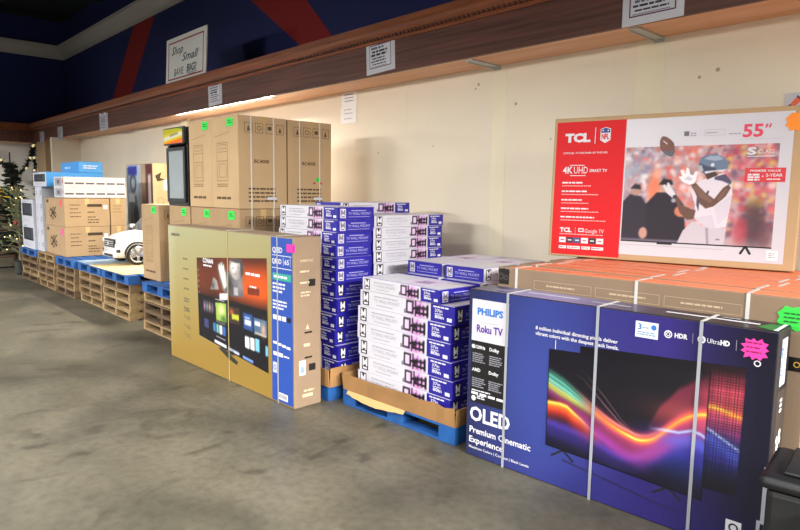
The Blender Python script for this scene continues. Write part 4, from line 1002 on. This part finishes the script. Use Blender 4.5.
    F.disc(m, .045, .312, .014, LWHITE, 3, 14); F.bars(m, .065, .314, .06, .006, 2, LWHITE, -.01, l=3, seed=5)
    m.build('feature_lettering', t); m = MB()
    F.text(m, 'OLED', .024, .195, .07, LWHITE, .245, 3, .03); F.text(m, 'Premium Cinematic', .025, .128, .031, LWHITE, .365, 3, .02); F.text(m, 'Experience', .024, .075, .031, LWHITE, .208, 3, .02); F.text(m, 'Maximum Colors | Contrast | Black Levels', .024, .043, .013, LWHITE, .36, 3, .01)
    m.build('title_lettering', t); m = MB()
    F.text(m, '8 million individual dimming pixels deliver', .394, .729, .016, LWHITE, .40, 5, .02); F.text(m, 'vibrant colors with the deepest black levels.', .394, .703, .016, LWHITE, .405, 5, .02); F.rect(m, .50, .652, .503, .695, LWHITE, 5)
    m.build('slogan_lettering', t); m = MB()
    F.ring(m, 1.0, .806, .016, .005, LWHITE, 3, 16); F.ring(m, 1.0, .806, .008, .003, LWHITE, 3, 12); F.text(m, 'HDR', 1.025, .797, .018, LWHITE, .05, 3, .04); F.rect(m, 1.094, .785, 1.0955, .825, GREYT, 3)
    F.disc(m, 1.127, .806, .015, LWHITE, 3, 16); F.text(m, '4K', 1.115, .801, .010, BLACK, .024, 4, .02); F.text(m, 'Ultra', 1.148, .797, .018, LWHITE, .045, 3, .0); F.text(m, 'HD', 1.195, .797, .018, LWHITE, .033, 3, .05); F.rect(m, 1.25, .785, 1.2515, .825, GREYT, 3); F.ring(m, 1.325, .75, .012, .004, LWHITE, 3, 12)
    m.build('format_lettering', t)
    m = MB(); F.rect(m, .866, .775, .96, .842, mat('badge_pale2', 'dfe6ee', .5), 3); F.text(m, '3', .876, .808, .024, pb, .016, 4, .02); F.disc(m, .942, .822, .011, pb, 4, 14); F.bars(m, .876, .795, .075, .005, 2, mat('label_blue', '7d9ab8', .5), .009, l=4, seed=3); F.bars(m, .896, .815, .03, .005, 1, mat('label_blue', '7d9ab8', .5), l=4, seed=4); m.build('badge', t)
    m = MB(); F.rect(m, 1.26, .07, 1.315, .125, WHITE, 3); F.ring(m, 1.288, .097, .018, .007, BLACK, 4, 14); m.build('shipping_label', t)
    m = MB(); F.star(m, 1.314, .803, .047, PINKS, 7, 11, .74, 3, .042); m.build('price_sticker', t)
    m = MB(); pen = mat('pink_pen', '8a1450', .7); F.bars(m, 1.285, .822, .055, .006, 3, pen, .017, l=8, seed=3); m.build('pen_writing', t)
    m = MB(); R.rect(m, .06, .66, .14, .84, WHITE, 2); R.text(m, 'PHILIPS', .085, .70, .02, pb, .11, 3, .03, rot=PI/2); m.build('side_label', t)
    br = mat('side_brown', '3a2f28', .6); m = MB(); R.rect(m, .05, .03, D-.01, .64, br, 1); m.build('side_panel', t)
    m = MB()
    for i in range(3): R.rect(m, .09, .555+.02*i, .125, .568+.02*i, LWHITE, 3)
    for (u, v) in ((.09, .45), (.125, .47), (.10, .42), (.13, .44)): R.disc(m, u, v, .016, LWHITE, 3, 10)
    R.bars(m, .08, .3, .06, .012, 3, INKL, .03, seed=9, l=3); m.build('side_lettering', t)
    m = MB(); T.rect(m, .28, .10, .55, .12, LWHITE, 3); T.rect(m, .62, .09, .80, .10, LWHITE, 3); T.rect(m, .95, .09, 1.30, .115, LWHITE, 3); T.rect(m, 1.15, .15, 1.22, .16, LWHITE, 3); T.poly(m, [(1.30, .05), (1.37, .01), (1.37, .12), (1.33, .15)], mat('corner_green', '2f7a3a', .5), 3); T.poly(m, [(1.365, .01), (1.38, .01), (1.38, .17), (1.365, .17)], LWHITE, 4); T.rect(m, .10, .07, .2, .09, GREYT, 3); m.build('top_lettering', t)
    for u in (.236, .70, 1.125):
        s = MB(); s.box(u-.0065, u+.0065, -.0065, -.005, 0, H+.0035, STRAPG); s.box(u-.0065, u+.0065, -.0065, D+.002, H+.002, H+.0035, STRAP); s.box(u-.0065, u+.0065, D+.0005, D+.002, 0, H+.0035, STRAP); s.build('strap', t)
    s = MB(); s.box(L-.01, L+.0025, -.005, -.003, .15, .37, STRAPG); s.box(L-.022, L-.01, -.005, -.003, 0, .16, STRAPG); s.build('loose_strap', t)
blue_carton()

# ================================================================== ROW OF UPRIGHT ORANGE-TOPPED CARTONS
OR = mat('carton_orange', 'f08b62', .6, noise=.12, nscale=7)
def orange_carton(W, D, H):
    t = thing('upright_carton', 'x', 'carton', group='upright orange-topped television cartons')
    b = MB(); b.box(0, W, 0, D, 0, H, KRAFT3, .005); b.build('carton_body', t)
    T = Face((0, 0, H), (1, 0, 0), (0, 1, 0)); F = Face((0, 0, 0), (1, 0, 0), (0, 0, 1)); R = Face((W, 0, 0), (0, 1, 0), (0, 0, 1))
    m = MB(); m.box(.075, W-.004, .004, D-.004, H, H+.0012, OR); m.build('orange_top', t)
    m = MB(); T.rect(m, .08, D*.5-.0012, W-.01, D*.5+.0012, mat('orange_dark', 'cc6a45', .7), 4); T.bars(m, .5, D*.62, .25, .008, 1, mat('orange_dark', 'cc6a45', .7), l=4, seed=2); T.bars(m, .15, D*.3, .3, .008, 1, mat('orange_dark', 'cc6a45', .7), l=4, seed=5); m.build('top_lettering', t)
    m = MB()
    for (a, b_) in ((.22, .53), (.55, .85), (.87, 1.18)):
        F.frame(m, a, H-.095, b_, H-.05, .0015, INKW, 1); F.bars(m, a+.07, H-.076, .17, .008, 1, INKW, seed=int(a*100), ragged=.1)
    m.build('embossed_frames', t)
    for u in (.115, .745, 1.20):
        s = MB(); s.box(u-.007, u+.007, -.002, -.0005, 0, H+.003, STRAP); s.box(u-.007, u+.007, -.002, D+.001, H+.0018, H+.003, STRAP); s.build('strap', t)
    return t
oc = orange_carton(1.42, .1445, .974); oc.location = (-2.048, 2.628, 0); oc.rotation_euler = (0, 0, .07)
oc['label'] = 'front orange-topped television carton, right behind the dark blue carton'
rj = random.Random(8)
root = oc
F = Face((0, 0, 0), (1, 0, 0), (0, 0, 1))
NN = ['second', 'third', 'fourth', 'fifth', 'sixth', 'rearmost']
for i in range(6):
    dup(oc, (-2.06+rj.uniform(-.02, .03), 2.842+.1512*i, 0), .032, '%s orange-topped upright television carton counting back from the front' % NN[i] if i < 5 else 'rearmost orange-topped upright carton, under the red television carton')
m = MB(); im = Img(16, 16)
m.box(.006, .07, -.0016, -.0005, .885, .965, mat('camera_dark', '1a1614', .4)); cm = m.build('speaker_picture', root)
m = MB(); F.disc(m, .022, .925, .018, mat('lens_ring', '4a4540', .4), 4, 16); F.disc(m, .022, .925, .010, BLACK, 5, 14); F.disc(m, .053, .92, .014, MATS['lens_ring'], 4, 16); F.disc(m, .053, .92, .007, BLACK, 5, 12); F.poly(m, [(.002, .958), (.04, .97), (.074, .955), (.074, .946)], mat('camera_dark', '1a1614', .4), 4); m.build('lens_picture', cm)
m = MB(); F.rect(m, 1.335, .69, 1.44-.025, .745, BLACK, 2); F.ring(m, 1.385, .717, .012, .004, mat('gold_mark', 'c9a03a', .5), 3, 10); m.build('black_label', root)
m = MB(); F.star(m, 1.365, .895, .062, mat('sticker_lime', '35d84a', .6), 4, 9, .8, 6, .05); m.build('price_sticker', root)
m = MB(); F.bars(m, 1.33, .91, .07, .006, 3, mat('sticker_pen', '1b6a2c', .7), .016, l=6, seed=3); m.build('pen_writing', root)

# ================================================================== RED AND WHITE TELEVISION CARTON
def red_carton():
    L, H, D = 1.31, .838, .125
    t = thing('television_carton', 'red and white television carton with football player picture leaning on the wall', 'carton', (-2.212, 3.335, .9825), (-.035, 0, .215))
    b = MB(); b.box(0, L, 0, D, 0, H, KRAFT2, .006); b.build('carton_body', t)
    F = Face((0, 0, 0), (1, 0, 0), (0, 0, 1))
    m = MB(); F.rect(m, .432, .035, 1.258, .812, mat('panel_white', 'cdccd5', .35), 1); m.build('white_panel', t)
    red = mat('panel_red', 'd8242a', .55, spec=.2); m = MB(); F.rect(m, .018, .012, .434, .814, red, 1); m.build('red_panel', t)
    im = Img(190, 140, h3('b59aa0'), 2)
    r = random.Random(21)
    pals = {'l': ['9aa0b4', 'c4c0cc', '6c7a9c', 'd0786a', 'eee8ea', 'a07c90', '6a5c74', 'b8bccc'], 'm': ['e07a68', 'd86a5a', 'c9a8a8', 'e8d8d8', 'b07880', 'd05a50', '8c8490'], 'r': ['d04a52', 'd88a8a', 'a83848', 'ecd0d0', '8a5a6c', 'd8b85a', 'c06070', '5c4a60']}
    for i in range(1100):
        x = r.random(); y = r.uniform(.1, 1.02); p = pals['l' if x < .3 else 'm' if x < .55 else 'r']; s_ = r.uniform(.010, .026)
        im.blob(x, y, s_, s_*1.5, h3(r.choice(p)), .85, 3)
    im.mix(np.full(im.S.shape, .06), h3('c9a4a8'))
    im.blob(.22, .55, .05, .2, h3('ee7a50'), .9, 4); im.blob(.24, .72, .035, .06, h3('e8a890'), .9, 4); im.blob(.06, .75, .06, .08, h3('98a4b8'), .8, 4)
    im.blob(.88, .42, .05, .07, h3('d8b848'), .7, 4)
    dkb = h3('1c1a24')
    im.poly([(-.01, .40), (.05, .50), (.13, .48), (.19, .36), (.2, .02), (-.01, 0)], h3('23212c')); im.ell(.09, .54, .035, .055, h3('b08a78')); im.poly([(.05, .56), (.08, .61), (.12, .6), (.13, .55)], h3('20202a'))
    im.poly([(.17, .40), (.24, .52), (.36, .52), (.43, .40), (.46, .03), (.19, .0)], dkb); im.ell(.30, .585, .04, .06, h3('c09a86')); im.poly([(.25, .6), (.28, .665), (.34, .65), (.35, .6)], h3('17161c')); im.ell(.36, .44, .016, .022, h3('a8a8b8')); im.rect(.0, 0, .42, .03, h3('5a5668')); im.ell(.16, .09, .03, .06, h3('c09080')); im.ell(.42, .33, .05, .06, h3('c9785a'))
    im.blob(.88, .22, .08, .24, h3('3a2a34'), .9, 4); im.blob(.80, .15, .05, .14, h3('a83848'), .8, 4); im.blob(.95, .12, .05, .14, h3('5a3a44'), .8, 4)
    im.blur(2)
    SK = h3('5d4238'); SK2 = h3('7a5a4c'); W_ = h3('d9d6e2')
    G = dict(helmet=[[.512, .829], [.523, .876], [.565, .904], [.624, .909], [.673, .867], [.698, .812], [.697, .766], [.665, .729], [.617, .737], [.576, .712], [.552, .708], [.52, .754]],
        jersey=[[.618, .7], [.677, .719], [.727, .637], [.737, .525], [.726, .336], [.713, .181], [.647, .167], [.585, .172], [.508, .265], [.505, .401], [.47, .534], [.511, .631], [.559, .661]],
        arm1=[[.469, .601], [.499, .621], [.563, .528], [.626, .46], [.676, .57], [.711, .609], [.726, .572], [.697, .486], [.628, .388], [.574, .362], [.535, .412], [.502, .516]],
        glove1=[[.383, .685], [.408, .686], [.391, .747], [.412, .758], [.429, .705], [.431, .776], [.449, .766], [.46, .706], [.479, .697], [.494, .741], [.505, .726], [.501, .65], [.487, .611], [.456, .601], [.412, .632]],
        arm2=[[.365, .472], [.384, .483], [.417, .396], [.475, .36], [.513, .343], [.502, .254], [.459, .242], [.406, .317]],
        glove2=[[.28, .586], [.291, .606], [.307, .577], [.308, .626], [.324, .618], [.335, .578], [.364, .521], [.375, .488], [.35, .468], [.307, .519]],
        pants=[[.401, -.002], [.436, .131], [.497, .234], [.585, .172], [.717, .172], [.706, -.002]])
    im.poly(G['pants'], h3('c3bfca')); im.poly([[.583, .172], [.60, .171], [.612, 0], [.597, 0]], h3('94909e')); im.rect(.655, .05, .68, .062, h3('4a4a5a'))
    im.poly(G['jersey'], W_); im.poly([(.51, .27), (.585, .172), (.65, .167), (.62, .3)], h3('c4c0d0'), .6); im.poly([(.63, .38), (.73, .5), (.72, .3), (.66, .2)], h3('c9c5d4'), .6)
    im.poly([[.619, .681], [.684, .71], [.727, .637], [.723, .603], [.668, .639], [.62, .653]], h3('43425e')); im.poly([[.515, .498], [.533, .421], [.531, .334], [.512, .401]], h3('3d3d56')); im.poly([[.581, .548], [.593, .535], [.583, .5], [.571, .507]], h3('3d3d56'))
    im.poly([[.552, .717], [.618, .731], [.642, .7], [.572, .652]], h3('3d2e2c'))
    im.poly(G['helmet'], h3('5f7590')); im.poly([[.542, .861], [.579, .891], [.636, .891], [.667, .854], [.614, .839]], h3('93a8c0')); im.poly([[.512, .824], [.574, .783], [.628, .769], [.617, .737], [.558, .708], [.523, .745]], h3('39425c'))
    im.poly([(.508, .79), (.53, .80), (.545, .74), (.52, .73)], h3('a8aebc')); im.poly([(.55, .735), (.69, .755), (.665, .73), (.617, .737), (.56, .712)], h3('d9dde6')); im.ell(.60, .80, .012, .018, h3('d5dbe4'))
    im.poly(G['arm2'], SK); im.poly(G['glove2'], h3('d9dbe4')); im.poly([(.35, .49), (.376, .50), (.38, .47), (.36, .46)], h3('2a2a38'))
    im.poly(G['arm1'], SK); im.poly([(.50, .6), (.56, .52), (.62, .44), (.60, .42), (.53, .48), (.49, .58)], SK2, .7); im.poly([(.64, .46), (.69, .56), (.71, .56), (.66, .44)], SK2, .6); im.poly(G['glove1'], h3('eef0f6')); im.poly([(.42, .66), (.46, .64), (.48, .66), (.45, .69)], h3('c3c8d6'))
    im.mix(np.full(im.S.shape, .10), h3('e8e0e4'))
    picture('screen_picture', F, .44, .118, 1.202, .652, im, t, print_mat('printed_satin', .6), 2)
    m = MB(); br = mat('ball_brown', '7a5044', .5, noise=.2, nscale=30); c = (.662, .652); an = math.radians(-62); a_, b2 = .062, .037; pts = []
    for k in range(28):
        q = 2*PI*k/28; x = a_*math.cos(q); y = b2*math.sin(q)*(1-.25*abs(math.cos(q))); pts.append((c[0]+x*math.cos(an)-y*math.sin(an), c[1]+x*math.sin(an)+y*math.cos(an)))
    F.poly(m, pts, br, 5)
    pts2 = [p for p in pts if (p[1] < c[1]-.018)]
    F.poly(m, pts2, mat('ball_dark', '5b5f6a', .5), 6)
    F.line(m, (c[0]-.022, c[1]+.03), (c[0]+.0, c[1]+.012), .004, LWHITE, 6); m.build('ball_picture', t)
    m = MB(); F.rect(m, .44, .112, 1.202, .119, BLACK, 3); F.rect(m, .64, .104, .72, .112, BLACK, 3); F.line(m, (1.083, .118), (1.060, .075), .011, BLACK, 3); F.line(m, (1.083, .118), (1.108, .076), .011, BLACK, 3); F.rect(m, .437, .092, .98, .096, mat('grey_line', 'b8b6be', .5), 2); m.build('stand_picture', t)
    m = MB()
    F.text(m, 'TCL', .072, .695, .046, LWHITE, .155, 3, .06); F.rect(m, .253, .68, .257, .775, LWHITE, 3)
    m.build('maker_lettering', t); m = MB()
    F.text(m, 'OFFICIAL TV PARTNER OF THE NFL', .065, .622, .011, LWHITE, .27, 3, .01); F.text(m, '4K', .068, .505, .04, LWHITE, .062, 3, .02); F.text(m, 'UHD', .137, .505, .04, LWHITE, .085, 3, 0); F.text(m, 'SMART TV', .232, .513, .017, LWHITE, .105, 3, .02); F.rect(m, .11, .552, .2, .556, LWHITE, 3); F.rect(m, .115, .49, .21, .494, LWHITE, 3)
    m.build('title_lettering', t); m = MB()
    for i, w_ in enumerate((.13, .16, .13, .17, .21)):
        v = .445-.052*i; F.bars(m, .068, v, w_, .009, 1, LWHITE, l=3, seed=40+i, ragged=.02); F.bars(m, .068, v-.017, w_*1.45, .005, 1, mat('lettering_pink', 'f4b0b0', .5), l=3, seed=50+i, ragged=.1)
    m.build('feature_lettering', t); m = MB()
    F.text(m, 'TCL', .068, .150, .025, LWHITE, .075, 3, .05); F.rect(m, .165, .145, .1665, .18, LWHITE, 3); F.frame(m, .185, .153, .218, .176, .006, LWHITE, 3); F.text(m, 'Google TV', .224, .150, .023, LWHITE, .115, 3, .0); F.bars(m, .068, .135, .27, .005, 1, mat('lettering_pink', 'f4b0b0', .5), l=3, seed=60, ragged=.05)
    m.build('platform_lettering', t)
    m = MB()
    for i, c_ in enumerate(('e9e4e6', '1f2440', '33457e', 'e9e4e6', '16161c', 'e9e4e6')): F.rect(m, .068+.046*i, .085, .109+.046*i, .118, mat('app_%s' % c_, c_, .4), 3); F.rect(m, .077+.046*i, .098, .1+.046*i, .105, RED2 if False else (mat('app_mark', 'b8585c', .4) if c_ == 'e9e4e6' else LWHITE), 4)
    for (a, b_) in ((.068, .115), (.122, .20), (.21, .262), (.27, .342)): F.rect(m, a, .048, b_, .066, mat('app_e9e4e6', 'e9e4e6', .4), 3); F.bars(m, a+.005, .055, b_-a-.01, .005, 1, mat('app_mark', 'b8585c', .4), l=4, seed=int(a*100))
    m.build('app_logos', t)
    m = MB(); nb = mat('shield_navy', '26408a', .5)   # shield
    F.poly(m, [(.285, .765), (.315, .775), (.345, .765), (.345, .70), (.315, .682), (.285, .70)], LWHITE, 3); F.poly(m, [(.289, .762), (.315, .771), (.341, .762), (.341, .742), (.289, .742)], nb, 4); F.text(m, 'NFL', .293, .705, .03, red, .044, 5, .03); F.star(m, .30, .755, .006, LWHITE, 5, 5, .5); F.star(m, .33, .755, .006, LWHITE, 5, 5, .5); m.build('shield_logo', t)
    pk = mat('number_red', 'e0405c', .5); m = MB(); F.text(m, '55', 1.03, .690, .062, pk, .094, 3, .03); F.line(m, (1.134, .733), (1.140, .753), .008, pk, 3); F.line(m, (1.150, .733), (1.156, .753), .008, pk, 3)
    F.rect(m, 1.02, .676, 1.22, .678, mat('grey_line', 'b8b6be', .5), 3); F.frame(m, .845, .702, .945, .735, .002, MATS['grey_line'], 3); F.bars(m, .855, .715, .08, .006, 1, GREYT, l=4, seed=2); F.bars(m, .965, .705, .06, .006, 1, GREYT, l=3, seed=3); F.rect(m, .745, .705, .77, .73, mat('mark_grey', '6d6c78', .5), 3); F.bars(m, .777, .715, .03, .007, 2, GREYT, .012, l=3, seed=4)
    m.build('number_lettering', t)
    m = MB(); F.text(m, 'S', 1.058, .597, .036, LWHITE, .042, 5, .03); F.text(m, 'CLASS', 1.106, .602, .020, LWHITE, .075, 4, 0); F.rect(m, 1.058, .586, 1.185, .590, LWHITE, 4); m.build('class_lettering', t)
    m = MB(); F.rect(m, 1.054, .455, 1.238, .528, mat('badge_red', 'd2303a', .4), 4); F.text(m, 'PREMIER VALUE', 1.078, .508, .010, LWHITE, .138, 5, .02); F.bars(m, 1.068, .488, .055, .009, 3, LWHITE, .013, l=5, seed=7, ragged=.1); F.text(m, '+', 1.132, .478, .012, LWHITE, None, 5, .02); F.text(m, '2-YEAR', 1.150, .483, .014, LWHITE, .075, 5, .02); F.bars(m, 1.155, .466, .065, .006, 1, LWHITE, l=5, seed=8); m.build('badge', t)
    m = MB(); F.star(m, 1.268, .757, .05, ORANGES, 5, 9, .8, 5, .05); m.build('price_sticker', t)
    m = MB(); F.rect(m, 1.18, .052, 1.232, .102, mat('label_white', 'f2eef0', .5), 2); F.bars(m, 1.19, .085, .03, .005, 3, GREYT, .01, l=3, seed=3); m.build('white_label', t)
    return t
red_carton()

# ================================================================== BLACK BIN AT THE CORNER OF THE PICTURE
t = thing('storage_tote', 'black plastic storage tote with rounded lid edge at the lower right corner', 'tote', (-.59, 2.10, 0), (0, 0, .12))
PB = mat('bin_black', '17181c', .45); m = MB(); m.box(.02, .56, .015, .30, .0, .45, PB, .02); m.build('tote_body', t)
m = MB(); m.box(.0, .58, -.01, .31, .452, .50, PB, .022); m.box(.06, .54, .03, .28, .50, .515, PB, .01); m.build('lid', t, True)
m = MB(); m.box(.13, .33, -.03, .014, .36, .41, mat('bin_grey', '2b2d33', .4), .015); m.build('handle', t)
m = MB(); m.box(.03, .55, .004, .0145, .02, .17, mat('bin_red', 'a3161b', .5), .003); m.build('red_panel', t)

# ================================================================== LIGHT
def area(name, loc, sx, sy, energy, col=(1, .95, .86), rot=(0, 0, 0), spread=180):
    l = bpy.data.lights.new(name, 'AREA'); l.shape = 'RECTANGLE'; l.size = sx; l.size_y = sy; l.energy = energy; l.color = col; l.spread = math.radians(spread)
    o = bpy.data.objects.new(name, l); o.location = loc; o.rotation_euler = rot; COL.objects.link(o)
    return o
LC = (1, .975, .94)
for i, x in enumerate((-12.5, -8.5, -4.5, -.5)):
    area('ceiling_lamp', (x, -.2, 3.5), 3.2, .35, (42, 68, 90, 90)[i], LC, spread=150)
for x, e in ((-20, 150), (-15.5, 90), (-11, 42), (-6.5, 62), (-2.5, 40)):
    area('front_lamp', (x, -6.0, 3.1), 2.2, .5, e, LC, (math.radians(66), 0, math.radians(-38 if x < -12 else 0)), 60)
for y, e in ((1.5, 190), (-1.5, 330), (-4.5, 330)):
    area('aisle_lamp', (4.5, y, 3.0), .6, 2.4, e*.95, (1, .965, .92), (0, math.radians(56), 0), 66)
area('far_wall_fill', (-10.5, -1.0, 3.05), .6, 2.0, 62, LC, (0, math.radians(60), math.radians(-24)), 58)  # unseen fill light added to brighten the far wall
# tube lamp behind the lower edge of the fascia
t = thing('tube_lamp', 'bare white tube lamp tucked behind the lower edge of the wooden fascia', 'lamp', (-8.0, YF+.05, ZS-.004))
m = MB(); m.box(0, 2.3, 0, .05, -.0, .0035, METAL); m.build('lamp_base', t)
area('tube_lamp_light', (-6.85, YF+.055, ZS-.012), 2.3, .03, 130, (1, .93, .8), (math.radians(-28), 0, 0))
w = bpy.data.worlds.new('world'); SC.world = w; w.use_nodes = True
w.node_tree.nodes['Background'].inputs[0].default_value = (.85, .9, 1, 1); w.node_tree.nodes['Background'].inputs[1].default_value = .15

# ================================================================== CAMERA
f, yaw, pitch, roll, H = 623.323, .8193, .11451, -.01366, 1.3535
cam = bpy.data.cameras.new('camera'); cam.sensor_width = 36; cam.lens = f/800*36; cam.clip_start = .05
co = bpy.data.objects.new('camera', cam); COL.objects.link(co); SC.camera = co
cy, sy = math.cos(yaw), math.sin(yaw)
fw = Vector((-sy*math.cos(pitch), cy*math.cos(pitch), -math.sin(pitch))); r0 = Vector((cy, sy, 0)); d0 = fw.cross(r0)
rt = r0*math.cos(roll)+d0*math.sin(roll); dn = -r0*math.sin(roll)+d0*math.cos(roll)
M = Matrix((rt, -dn, -fw)).transposed().to_4x4(); M.translation = Vector((0, 0, H)); co.matrix_world = M

vs_ = SC.view_settings; SC.display_settings.display_device = 'sRGB'
vs_.view_transform = 'Standard'; vs_.look = 'None'; vs_.exposure = .22; vs_.gamma = 1.; vs_.use_curve_mapping = False
